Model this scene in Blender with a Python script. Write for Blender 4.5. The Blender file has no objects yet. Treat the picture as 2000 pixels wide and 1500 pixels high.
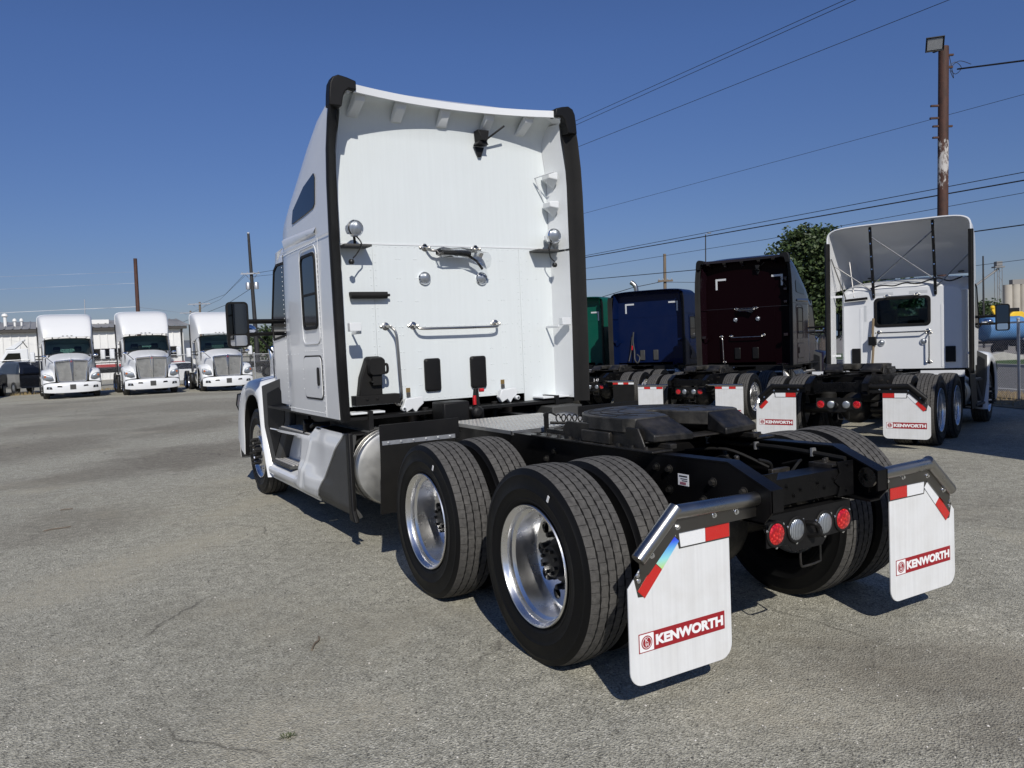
import bpy, bmesh, math, random
from mathutils import Vector, Matrix
random.seed(7)
sc = bpy.context.scene
COL = sc.collection
rad = math.radians
# ------------------------------------------------------------------ camera
CP = Vector((-3.252, -3.384, 1.633))
CR = Vector((0.86017007, -0.50816466, -0.04331427))
CU = Vector((0.06325858, 0.02203252, 0.99775394))
CF = Vector((0.50606897, 0.86097807, -0.05109749))
cam = bpy.data.cameras.new('camera'); cam_ob = bpy.data.objects.new('camera', cam); COL.objects.link(cam_ob)
M = Matrix.Identity(4)
for i in range(3):
    M[i][0], M[i][1], M[i][2], M[i][3] = CR[i], CU[i], -CF[i], CP[i]
cam_ob.matrix_world = M
cam.sensor_width = 36.0; cam.lens = 1540.75/2000*36; cam.clip_start = .05; cam.clip_end = 6000
sc.camera = cam_ob
FPX = 1540.75
# ------------------------------------------------------------------ sky and sun
SUN_EL, SUN_AZ = 38.0, 199.5          # azimuth clockwise from +Y towards the sun
w = bpy.data.worlds.new('World'); sc.world = w; w.use_nodes = True
nt = w.node_tree; nt.nodes.clear()
wo = nt.nodes.new('ShaderNodeOutputWorld'); bg = nt.nodes.new('ShaderNodeBackground'); sky = nt.nodes.new('ShaderNodeTexSky')
sky.sky_type = 'NISHITA'; sky.sun_disc = False; sky.sun_elevation = rad(SUN_EL); sky.sun_rotation = rad(SUN_AZ)
sky.altitude = 300; sky.air_density = 1.0; sky.dust_density = 0.25; sky.ozone_density = 3.0
bg.inputs[1].default_value = 0.084
mul = nt.nodes.new('ShaderNodeMix'); mul.data_type = 'RGBA'; mul.blend_type = 'MULTIPLY'; mul.inputs[0].default_value = 1; mul.inputs[7].default_value = (.55, .66, 1.0, 1)
nt.links.new(sky.outputs[0], mul.inputs[6])
tcw = nt.nodes.new('ShaderNodeTexCoord'); sxyz = nt.nodes.new('ShaderNodeSeparateXYZ'); nt.links.new(tcw.outputs['Generated'], sxyz.inputs[0])
hz = nt.nodes.new('ShaderNodeValToRGB'); hz.color_ramp.elements[0].position = 0; hz.color_ramp.elements[0].color = (.78, .63, .52, 1); hz.color_ramp.elements[1].position = .34; hz.color_ramp.elements[1].color = (.96, .96, .92, 1)
e_ = hz.color_ramp.elements.new(.14); e_.color = (.86, .80, .73, 1)
nt.links.new(sxyz.outputs[2], hz.inputs[0])          # dry-season dust dulls the blue towards the horizon, the same all round
mul2 = nt.nodes.new('ShaderNodeMix'); mul2.data_type = 'RGBA'; mul2.blend_type = 'MULTIPLY'; mul2.inputs[0].default_value = 1
nt.links.new(mul.outputs[2], mul2.inputs[6]); nt.links.new(hz.outputs[0], mul2.inputs[7]); nt.links.new(mul2.outputs[2], bg.inputs[0]); nt.links.new(bg.outputs[0], wo.inputs[0])
sl = bpy.data.lights.new('sun', 'SUN'); sl.energy = 4.0; sl.angle = rad(.53); sl.color = (1, .955, .88)
so = bpy.data.objects.new('sun', sl); COL.objects.link(so)
ts = Vector((math.sin(rad(SUN_AZ))*math.cos(rad(SUN_EL)), math.cos(rad(SUN_AZ))*math.cos(rad(SUN_EL)), math.sin(rad(SUN_EL))))
so.rotation_euler = ts.to_track_quat('Z', 'Y').to_euler(); so.location = (0, 0, 30)
sc.view_settings.view_transform = 'Standard'; sc.view_settings.look = 'None'
sc.view_settings.gamma = 1; sc.view_settings.use_curve_mapping = False
sc.view_settings.exposure = 0.0
sc.render.engine = 'CYCLES'

def at(u, v, depth):                    # a photograph direction at a distance (metres along the view axis) -> world point
    return CP + depth*((u-1000)/FPX*CR - (v-750)/FPX*CU + CF)
def sstep(a, b, x):
    t = max(0, min(1, (x-a)/(b-a))); return t*t*(3-2*t)
def gz(x, y):                           # the yard falls gently towards the far right
    return -.28*sstep(4, 12, .75*x+.3*min(max(y, -10), 12))
# ------------------------------------------------------------------ materials
def new_mat(name):
    m = bpy.data.materials.new(name); m.use_nodes = True
    n = m.node_tree; b = n.nodes['Principled BSDF']
    return m, n, b
def ND(n, t, **k):
    x = n.nodes.new('ShaderNode'+t)
    for a, v in k.items():
        if a.startswith('i_'): x.inputs[a[2:].replace('_', ' ')].default_value = v
        else: setattr(x, a, v)
    return x
def mixc(n, fac, a, b, mode='MIX'):
    x = n.nodes.new('ShaderNodeMix'); x.data_type = 'RGBA'; x.blend_type = mode
    for i, s in ((0, fac), (6, a), (7, b)):
        if hasattr(s, 'is_output'): n.links.new(s, x.inputs[i])
        else: x.inputs[i].default_value = s if not isinstance(s, tuple) else (*s[:3], 1)
    return x.outputs[2]
def ramp(n, fac, stops, interp='LINEAR'):
    x = n.nodes.new('ShaderNodeValToRGB'); x.color_ramp.interpolation = interp
    e = x.color_ramp.elements
    while len(e) < len(stops): e.new(.5)
    for q, (p, c) in zip(e, stops):
        q.position = p; q.color = (*c, 1) if isinstance(c, tuple) else (c, c, c, 1)
    n.links.new(fac, x.inputs[0]); return x.outputs[0]
def texco(n, scale=(1, 1, 1), world=False):
    if world:
        g = n.nodes.new('ShaderNodeNewGeometry'); o = g.outputs['Position']
    else:
        g = n.nodes.new('ShaderNodeTexCoord'); o = g.outputs['Object']
    mp = n.nodes.new('ShaderNodeMapping'); mp.inputs['Scale'].default_value = scale
    n.links.new(o, mp.inputs[0]); return mp.outputs[0]
def noise(n, vec, scale, detail=4, rough=.55):
    x = n.nodes.new('ShaderNodeTexNoise'); x.inputs['Scale'].default_value = scale; x.inputs['Detail'].default_value = detail
    x.inputs['Roughness'].default_value = rough; n.links.new(vec, x.inputs['Vector']); return x.outputs['Fac']
def voro(n, vec, scale, feature='F1'):
    x = n.nodes.new('ShaderNodeTexVoronoi'); x.feature = feature; x.inputs['Scale'].default_value = scale
    n.links.new(vec, x.inputs['Vector']); return x
def bump(n, b, h, strength, dist=.01):
    x = n.nodes.new('ShaderNodeBump'); x.inputs['Strength'].default_value = strength; x.inputs['Distance'].default_value = dist
    n.links.new(h, x.inputs['Height']); n.links.new(x.outputs[0], b.inputs['Normal']); return x
def mat(name, c, rough=.5, metal=0, coat=0, bmp=0, bscale=150, bst=(1, 1, 1), var=0, vscale=3, vst=(1, 1, 1), rvar=0, dust=0, dcol=(.32, .28, .23), dscale=2.5, spec=.5, emis=0):
    m, n, b = new_mat(name)
    b.inputs['Roughness'].default_value = rough; b.inputs['Metallic'].default_value = metal
    b.inputs['Coat Weight'].default_value = coat; b.inputs['Coat Roughness'].default_value = .04
    b.inputs['Specular IOR Level'].default_value = spec
    b.inputs['Base Color'].default_value = (*c, 1)
    if emis:
        b.inputs['Emission Color'].default_value = (*c, 1); b.inputs['Emission Strength'].default_value = emis
    out = None
    if var or rvar or dust:
        v = texco(n, vst); f = noise(n, v, vscale, 5)
        if var: out = mixc(n, ramp(n, f, [(.3, 0.0), (.7, 1.0)]), tuple(x*(1-var) for x in c), tuple(min(1, x*(1+var)) for x in c))
        if dust:
            f2 = noise(n, texco(n), dscale, 6, .65)
            out = mixc(n, ramp(n, f2, [(.42, 0.0), (.8, dust)]), out if out else c, dcol)
        if out: n.links.new(out, b.inputs['Base Color'])
        if rvar:
            r = ramp(n, noise(n, texco(n, vst), vscale*1.7, 5), [(.3, max(.02, rough-rvar)), (.7, min(1, rough+rvar))]); n.links.new(r, b.inputs['Roughness'])
    if bmp: bump(n, b, noise(n, texco(n, bst), bscale, 4), bmp)
    return m
def glass(name, tint=(.5, .55, .55), refl=.12, rough=.02):
    m = bpy.data.materials.new(name); m.use_nodes = True; n = m.node_tree; n.nodes.clear()
    o = n.nodes.new('ShaderNodeOutputMaterial'); mx = n.nodes.new('ShaderNodeMixShader'); t = n.nodes.new('ShaderNodeBsdfTransparent'); g = n.nodes.new('ShaderNodeBsdfGlossy')
    t.inputs[0].default_value = (*tint, 1); g.inputs['Roughness'].default_value = rough; g.inputs[0].default_value = (1, 1, 1, 1)
    lw = n.nodes.new('ShaderNodeFresnel'); lw.inputs[0].default_value = 1.5
    n.links.new(lw.outputs[0], mx.inputs[0]); n.links.new(t.outputs[0], mx.inputs[1]); n.links.new(g.outputs[0], mx.inputs[2]); n.links.new(mx.outputs[0], o.inputs[0])
    return m
MT = {}
MT['white'] = mat('white_paint', (.72, .735, .745), .24, 0, .3, .008, 30, var=.015, vscale=5)
MT['wall'] = mat('white_wall_paint', (.645, .685, .69), .42, 0, .12, .07, 55, (1, 1, .05), var=.02, vscale=30, vst=(1, 1, .05), dust=.10, dcol=(.52, .52, .50), dscale=2.2)
MT['inner'] = mat('white_moulding', (.66, .68, .69), .45, bmp=.03, bscale=60, var=.03)
MT['maroon'] = mat('maroon_paint', (.008, .003, .005), .22, 0, .4, .01, 40, var=.1)
MT['mwall'] = mat('maroon_wall_paint', (.0045, .0008, .0016), .38, 0, .0, .05, 40, spec=.06)
MT['blue'] = mat('blue_paint', (.0012, .007, .04), .4, 0, .1, .02, 30, dust=.01, spec=.15)
MT['green'] = mat('green_paint', (.002, .075, .05), .4, 0, .1, .01, 30, dust=.015, spec=.15)
MT['blk'] = mat('black_plastic', (.006, .006, .0063), .5, bmp=.1, bscale=400, var=.15, dust=.015, spec=.25)
MT['rub'] = mat('black_rubber', (.008, .0078, .0075), .6, bmp=.08, bscale=250, var=.2, dust=.02, spec=.25)
MT['greyp'] = mat('grey_plastic', (.050, .050, .048), .6, bmp=.15, bscale=500, var=.1)
MT['frame'] = mat('black_frame_paint', (.0035, .0035, .004), .36, bmp=.04, bscale=90, var=.3, rvar=.12, dust=.012, dscale=5, spec=.2)
MT['greasy'] = mat('black_steel', (.009, .0088, .0085), .44, bmp=.15, bscale=120, var=.35, vscale=9, rvar=.15, dust=.12, dscale=8, spec=.4)
MT['alu'] = mat('polished_aluminium', (.80, .80, .80), .27, 1, bmp=.03, bscale=60, rvar=.05, var=.05)
MT['brush'] = mat('brushed_aluminium', (.58, .58, .56), .46, 1, bmp=.06, bscale=120, bst=(1, 1, 12), var=.12, rvar=.1)
MT['steel'] = mat('stainless_steel', (.40, .39, .37), .30, 1, bmp=.02, bscale=90, rvar=.07, var=.08)
MT['chrome'] = mat('chrome', (.85, .86, .88), .08, 1)
MT['galv'] = mat('galvanised_steel', (.55, .56, .57), .45, .8, var=.15, vscale=20, bmp=.05)
MT['nut'] = mat('dark_nut_steel', (.03, .03, .03), .4, .6)
MT['side_t'] = mat('tyre_sidewall_rubber', (.0045, .0045, .0047), .55, spec=.2, bmp=.06, bscale=200, var=.2, rvar=.08)
MT['tread'] = mat('dusty_tread_rubber', (.068, .065, .061), .88, bmp=.6, bscale=150, var=.35, vscale=40, dust=.55, dcol=(.13, .125, .115), dscale=14)
MT['sipe'] = mat('tread_sipe_rubber', (.038, .036, .034), .9)
MT['groove'] = mat('tread_groove_rubber', (.008, .008, .008), .9)
MT['flap'] = mat('white_mudflap_plastic', (.69, .70, .70), .45, bmp=.03, bscale=60, bst=(1, 1, .06), var=.05, vscale=55, vst=(1, 1, .03), dust=.35, dcol=(.50, .48, .44), dscale=5)
MT['banner'] = mat('red_print', (.30, .012, .018), .5)
MT['wprint'] = mat('white_print', (.82, .82, .82), .5)
MT['bprint'] = mat('dark_print', (.03, .03, .03), .5)
MT['redtape'] = mat('red_reflective_tape', (.55, .02, .015), .3, coat=.4, bmp=.4, bscale=260)
MT['whitetape'] = mat('white_reflective_tape', (.78, .79, .80), .3, coat=.4, bmp=.3, bscale=260)
MT['greytape'] = mat('grey_reflective_tape', (.55, .57, .58), .35, coat=.3, bmp=.2, bscale=260)
MT['glass'] = glass('window_glass', (.10, .13, .13))
MT['wglass'] = glass('windscreen_glass', (.42, .55, .52))
MT['dglass'] = mat('dark_tinted_glass', (.006, .007, .009), .04, spec=.6)
MT['mirror'] = mat('mirror_glass', (.75, .77, .8), .02, 1)
MT['dmirror'] = mat('darkened_mirror_glass', (.10, .11, .12), .03, 1)  # dark reflection in the upper door mirror put into its base colour
MT['cabin'] = mat('dark_cabin_trim', (.02, .02, .021), .8)
MT['amber'] = mat('amber_lens', (.45, .13, .03), .15, coat=.5)
MT['redpl'] = mat('red_plastic', (.45, .01, .015), .35)
MT['bag'] = glass('clear_plastic_bag', (.86, .87, .88), rough=.15)
MT['dgalv'] = mat('dull_grey_steel', (.20, .20, .20), .6, .3)
MT['lens'] = mat('floodlight_lens', (.35, .36, .36), .15, .3, coat=.5)
MT['fwtop'] = mat('worn_greased_steel', (.022, .0215, .02), .48, bmp=.2, bscale=90, var=.4, vscale=7, rvar=.15, dust=.45, dcol=(.13, .12, .105), dscale=7, spec=.3)
def frp(name):      # thin white fibreglass: lets a little light through
    m, n, b = new_mat(name); b.inputs['Base Color'].default_value = (.76, .77, .78, 1); b.inputs['Roughness'].default_value = .3; b.inputs['Coat Weight'].default_value = .2
    o = n.nodes['Material Output']; mx = n.nodes.new('ShaderNodeMixShader'); t = n.nodes.new('ShaderNodeBsdfTranslucent'); t.inputs[0].default_value = (.8, .81, .80, 1)
    mx.inputs[0].default_value = .14; n.links.new(b.outputs[0], mx.inputs[1]); n.links.new(t.outputs[0], mx.inputs[2]); n.links.new(mx.outputs[0], o.inputs[0]); return m
MT['frp'] = frp('white_fibreglass')
MT['treadgrey'] = mat('worn_step_tread', (.46, .45, .43), .6, var=.2, vscale=10)
MT['dsteel'] = mat('dull_stainless_plate', (.20, .19, .175), .36, 1, bmp=.03, bscale=70, rvar=.08, var=.1)
MT['brass'] = mat('brass_fitting', (.45, .30, .12), .35, .8)
MT['brown'] = mat('rubber_mount', (.06, .045, .035), .6)
m, n, b = new_mat('red_led_lens'); MT['redlamp'] = m
v = voro(n, texco(n), 75); n.links.new(ramp(n, v.outputs['Distance'], [(.0, (.9, .10, .08)), (.35, (.55, .008, .01)), (.8, (.28, .0, .004))]), b.inputs['Base Color'])
b.inputs['Roughness'].default_value = .12; b.inputs['Coat Weight'].default_value = .8; bump(n, b, v.outputs['Distance'], .5, .004)
m, n, b = new_mat('clear_lamp_lens'); MT['clear'] = m
wv = ND(n, 'TexWave', i_Scale=28.0); n.links.new(texco(n), wv.inputs['Vector'])
n.links.new(ramp(n, wv.outputs['Fac'], [(0, (.16, .18, .20)), (1, (.42, .45, .48))]), b.inputs['Base Color']); b.inputs['Metallic'].default_value = .55
b.inputs['Roughness'].default_value = .28; b.inputs['Coat Weight'].default_value = 1; bump(n, b, wv.outputs['Fac'], .5, .004)
m, n, b = new_mat('grille_mesh'); MT['mesh'] = m
b.inputs['Base Color'].default_value = (.42, .42, .40, 1); b.inputs['Metallic'].default_value = .6; b.inputs['Roughness'].default_value = .45
v = voro(n, texco(n), 55); bump(n, b, v.outputs['Distance'], .8, .01)
n.links.new(ramp(n, noise(n, texco(n), 3, 2), [(.3, (.30, .30, .28)), (.7, (.40, .40, .38))]), b.inputs['Base Color'])
m, n, b = new_mat('painted_rainbow_tape'); MT['painted_rainbow'] = m      # rainbow diffraction on the tape, painted in as fixed bands of colour
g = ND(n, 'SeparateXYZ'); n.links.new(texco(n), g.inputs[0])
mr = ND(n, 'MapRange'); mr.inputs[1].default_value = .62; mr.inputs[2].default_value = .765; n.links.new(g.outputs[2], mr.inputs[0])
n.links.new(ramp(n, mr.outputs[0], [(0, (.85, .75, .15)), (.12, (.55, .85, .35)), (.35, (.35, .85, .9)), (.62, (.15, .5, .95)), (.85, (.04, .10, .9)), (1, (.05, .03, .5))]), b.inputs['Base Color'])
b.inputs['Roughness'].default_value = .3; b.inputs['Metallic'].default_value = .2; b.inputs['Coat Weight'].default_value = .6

# ------------------------------------------------------------------ mesh building
class MB:
    def __init__(s): s.v = []; s.f = []; s.m = []
    def add(s, vs, fs, mi=0):
        o = len(s.v); s.v += [tuple(p) for p in vs]; s.f += [tuple(i+o for i in f) for f in fs]; s.m += [mi]*len(fs); return s
    def box(s, x0, x1, y0, y1, z0, z1, mi=0):
        return s.add([(x, y, z) for x in (x0, x1) for y in (y0, y1) for z in (z0, z1)], [(0, 1, 3, 2), (4, 6, 7, 5), (0, 4, 5, 1), (2, 3, 7, 6), (0, 2, 6, 4), (1, 5, 7, 3)], mi)
    def obox(s, c, ax, ay, az, mi=0):       # oriented box: centre and three half-axis vectors
        c = Vector(c); ax, ay, az = Vector(ax), Vector(ay), Vector(az)
        return s.add([c+i*ax+j*ay+k*az for i in (-1, 1) for j in (-1, 1) for k in (-1, 1)], [(0, 1, 3, 2), (4, 6, 7, 5), (0, 4, 5, 1), (2, 3, 7, 6), (0, 2, 6, 4), (1, 5, 7, 3)], mi)
    def prism(s, poly, axis, a, b, mi=0):
        def P(p, q, t): return (t, p, q) if axis == 'x' else (p, t, q) if axis == 'y' else (p, q, t)
        n = len(poly)
        vs = [P(p, q, a) for p, q in poly]+[P(p, q, b) for p, q in poly]
        return s.add(vs, [tuple(range(n))[::-1], tuple(range(n, 2*n))]+[(i, (i+1) % n, n+(i+1) % n, n+i) for i in range(n)], mi)
    def loft(s, rings, closed=True, cap0=False, cap1=False, mi=0):
        n = len(rings[0]); vs = [p for r in rings for p in r]; fs = []
        for i in range(len(rings)-1):
            for j in range(n if closed else n-1):
                k = (j+1) % n; fs.append((i*n+j, i*n+k, (i+1)*n+k, (i+1)*n+j))
        if cap0: fs.append(tuple(range(n))[::-1])
        if cap1: fs.append(tuple(range((len(rings)-1)*n, len(rings)*n)))
        return s.add(vs, fs, mi)
    def cyl(s, p0, p1, r0, r1=None, n=16, cap=True, mi=0):
        r1 = r0 if r1 is None else r1
        p0, p1 = Vector(p0), Vector(p1); d = (p1-p0).normalized(); a = d.orthogonal().normalized(); b = d.cross(a)
        R = [[p+r*(math.cos(t)*a+math.sin(t)*b) for t in (2*math.pi*i/n for i in range(n))] for p, r in ((p0, r0), (p1, r1))]
        return s.loft(R, True, cap, cap, mi)
    def tube(s, path, r, n=8, closed=False, mi=0):
        P = [Vector(p) for p in path]; rings = []; a = None
        rr = r if isinstance(r, (list, tuple)) else [r]*len(P)
        for i, p in enumerate(P):
            q0 = P[i-1] if i else (P[-1] if closed else P[0]); q1 = P[i+1] if i < len(P)-1 else (P[0] if closed else P[-1])
            d = (q1-q0).normalized()
            if a is None: a = d.orthogonal().normalized()
            a = (a-d*a.dot(d)); a = a.normalized() if a.length > 1e-6 else d.orthogonal().normalized()
            b = d.cross(a); rings.append([p+rr[i]*(math.cos(t)*a+math.sin(t)*b) for t in (2*math.pi*k/n for k in range(n))])
        if closed: rings.append(rings[0])
        return s.loft(rings, True, not closed, not closed, mi)
    def lathe(s, prof, o, ax, n=32, cap0=False, cap1=False, mi=0):   # prof: (radius, offset along ax)
        o, ax = Vector(o), Vector(ax).normalized(); a = ax.orthogonal().normalized(); b = ax.cross(a)
        R = [[o+ax*t+r*(math.cos(q)*a+math.sin(q)*b) for q in (2*math.pi*i/n for i in range(n))] for r, t in prof]
        return s.loft(R, True, cap0, cap1, mi)
    def ribbon(s, path, xa, xb, t, mi=0):    # bent strip: path in (y,z), from x=xa to xb, thickness t downwards
        P = [Vector((0, *p)) for p in path]; rings = []
        for i, p in enumerate(P):
            d = (P[min(i+1, len(P)-1)]-P[max(i-1, 0)]).normalized(); nn = Vector((0, -d.z, d.y))*t
            if nn.z > 0: nn = -nn
            rings.append([(xa, p.y, p.z), (xb, p.y, p.z), (xb, p.y+nn.y, p.z+nn.z), (xa, p.y+nn.y, p.z+nn.z)])
        return s.loft(rings, True, True, True, mi)
    def grid(s, f, us, vs, mi=0):
        n = len(vs); V = [f(u, v) for u in us for v in vs]
        return s.add(V, [(i*n+j, i*n+j+1, (i+1)*n+j+1, (i+1)*n+j) for i in range(len(us)-1) for j in range(n-1)], mi)
    def ball(s, c, r, n=12, sq=(1, 1, 1), mi=0):
        c = Vector(c); rg = []
        for i in range(1, n//2):
            t = math.pi*i/(n//2); rg.append([c+Vector((r*sq[0]*math.sin(t)*math.cos(q), r*sq[1]*math.sin(t)*math.sin(q), r*sq[2]*math.cos(t))) for q in (2*math.pi*k/n for k in range(n))])
        return s.loft(rg, True, True, True, mi)
    def mesh(s, name, mats, angle=35, recalc=True):
        me = bpy.data.meshes.new(name); me.from_pydata(s.v, [], s.f)
        for x in mats: me.materials.append(x)
        if len(mats) > 1: me.polygons.foreach_set('material_index', s.m)
        if recalc:
            bm = bmesh.new(); bm.from_mesh(me); bmesh.ops.recalc_face_normals(bm, faces=bm.faces); bm.to_mesh(me); bm.free()
        me.shade_smooth(); me.set_sharp_from_angle(angle=rad(angle)); me.update(); return me
    def build(s, name, mats, parent=None, angle=35, bev=0, **k):
        mats = mats if isinstance(mats, (list, tuple)) else [mats]
        mats = [MT[x] if isinstance(x, str) else x for x in mats]
        return link(name, s.mesh(name, mats, angle), parent, bev, **k)
def link(name, me, parent=None, bev=0, **k):
    o = bpy.data.objects.new(name, me); COL.objects.link(o)
    if parent: o.parent = parent
    if bev:
        md = o.modifiers.new('bevel', 'BEVEL'); md.width = bev; md.segments = 2; md.limit_method = 'ANGLE'; md.angle_limit = rad(40)
        o.data.shade_smooth()
    for a, v in k.items(): o[a] = v
    return o
def solid(o, t):
    md = o.modifiers.new('solid', 'SOLIDIFY'); md.thickness = t; md.offset = -1
    es = o.modifiers.new('edges', 'EDGE_SPLIT'); es.split_angle = rad(45)
def thing(name, label, cat, loc=(0, 0, 0), rz=0, group=None):
    o = bpy.data.objects.new(name, None); COL.objects.link(o); o.location = loc; o.rotation_euler = (0, 0, rad(rz))
    o.empty_display_size = .2; o['label'] = label; o['category'] = cat
    if group: o['group'] = group
    return o
def tag(o, label, cat, group=None):
    o['label'] = label; o['category'] = cat
    if group: o['group'] = group
    return o
def copy_tree(o, parent=None):
    c = o.copy(); COL.objects.link(c); c.parent = parent
    for ch in list(o.children): copy_tree(ch, c)
    return c
def inst(o, parent, loc, rot=(0, 0, 0), tree=True):   # place a further copy of a part, sharing its mesh
    c = copy_tree(o, parent) if tree else o.copy()
    if not tree: COL.objects.link(c); c.parent = parent
    c.location = loc; c.rotation_euler = rot; return c
def rrect(x0, x1, y0, y1, r, n=5):
    P = []
    for cx, cy, a in ((x1-r, y1-r, 0), (x0+r, y1-r, 90), (x0+r, y0+r, 180), (x1-r, y0+r, 270)):
        P += [(cx+r*math.cos(rad(a+90*i/n)), cy+r*math.sin(rad(a+90*i/n))) for i in range(n+1)]
    return P
def circ(cx, cy, r, n=20, a0=0, a1=360, full=True):
    k = n if full else n+1
    return [(cx+r*math.cos(rad(a0+(a1-a0)*i/n)), cy+r*math.sin(rad(a0+(a1-a0)*i/n))) for i in range(k)]
def plate(outer, holes, axis, a, b):        # flat plate with holes -> bmesh-filled prism (front and back face plus edges)
    bm = bmesh.new(); es = []; loops = [outer]+holes
    def P(p, q, t): return (t, p, q) if axis == 'x' else (p, t, q) if axis == 'y' else (p, q, t)
    for L in loops:
        vs = [bm.verts.new(P(p, q, a)) for p, q in L]
        es += [bm.edges.new((vs[i], vs[(i+1) % len(vs)])) for i in range(len(vs))]
    bmesh.ops.triangle_fill(bm, use_beauty=True, use_dissolve=False, edges=es)
    bm.verts.index_update()
    V = [v.co.copy() for v in bm.verts]; F = [[v.index for v in f.verts] for f in bm.faces]; bm.free()
    mb = MB(); d = P(0, 0, b-a); N = len(V)
    vs = [tuple(v) for v in V]+[tuple(v+Vector(d)) for v in V]
    fs = F+[[i+N for i in f[::-1]] for f in F]; o = 0
    for L in loops:
        k = len(L); fs += [(o+i, o+(i+1) % k, N+o+(i+1) % k, N+o+i) for i in range(k)]; o += k
    mb.add(vs, fs); return mb
def lettering(txt, size, bold=0):           # flat letters as a mesh in the xz plane, origin at the lower left
    cu = bpy.data.curves.new('lettering', 'FONT'); cu.body = txt; cu.size = size; cu.offset = bold; cu.extrude = .0006; cu.resolution_u = 4
    o = bpy.data.objects.new('lettering_source', cu); COL.objects.link(o)
    dg = bpy.context.evaluated_depsgraph_get(); me = bpy.data.meshes.new_from_object(o.evaluated_get(dg))
    bpy.data.objects.remove(o); me.transform(Matrix.Rotation(rad(90), 4, 'X'))
    xs = [v.co.x for v in me.vertices]; zs = [v.co.z for v in me.vertices]
    me.transform(Matrix.Translation((-min(xs), 0, -min(zs)))); me['w'] = max(xs)-min(xs); me['h'] = max(zs)-min(zs)
    me.materials.clear(); return me
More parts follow.
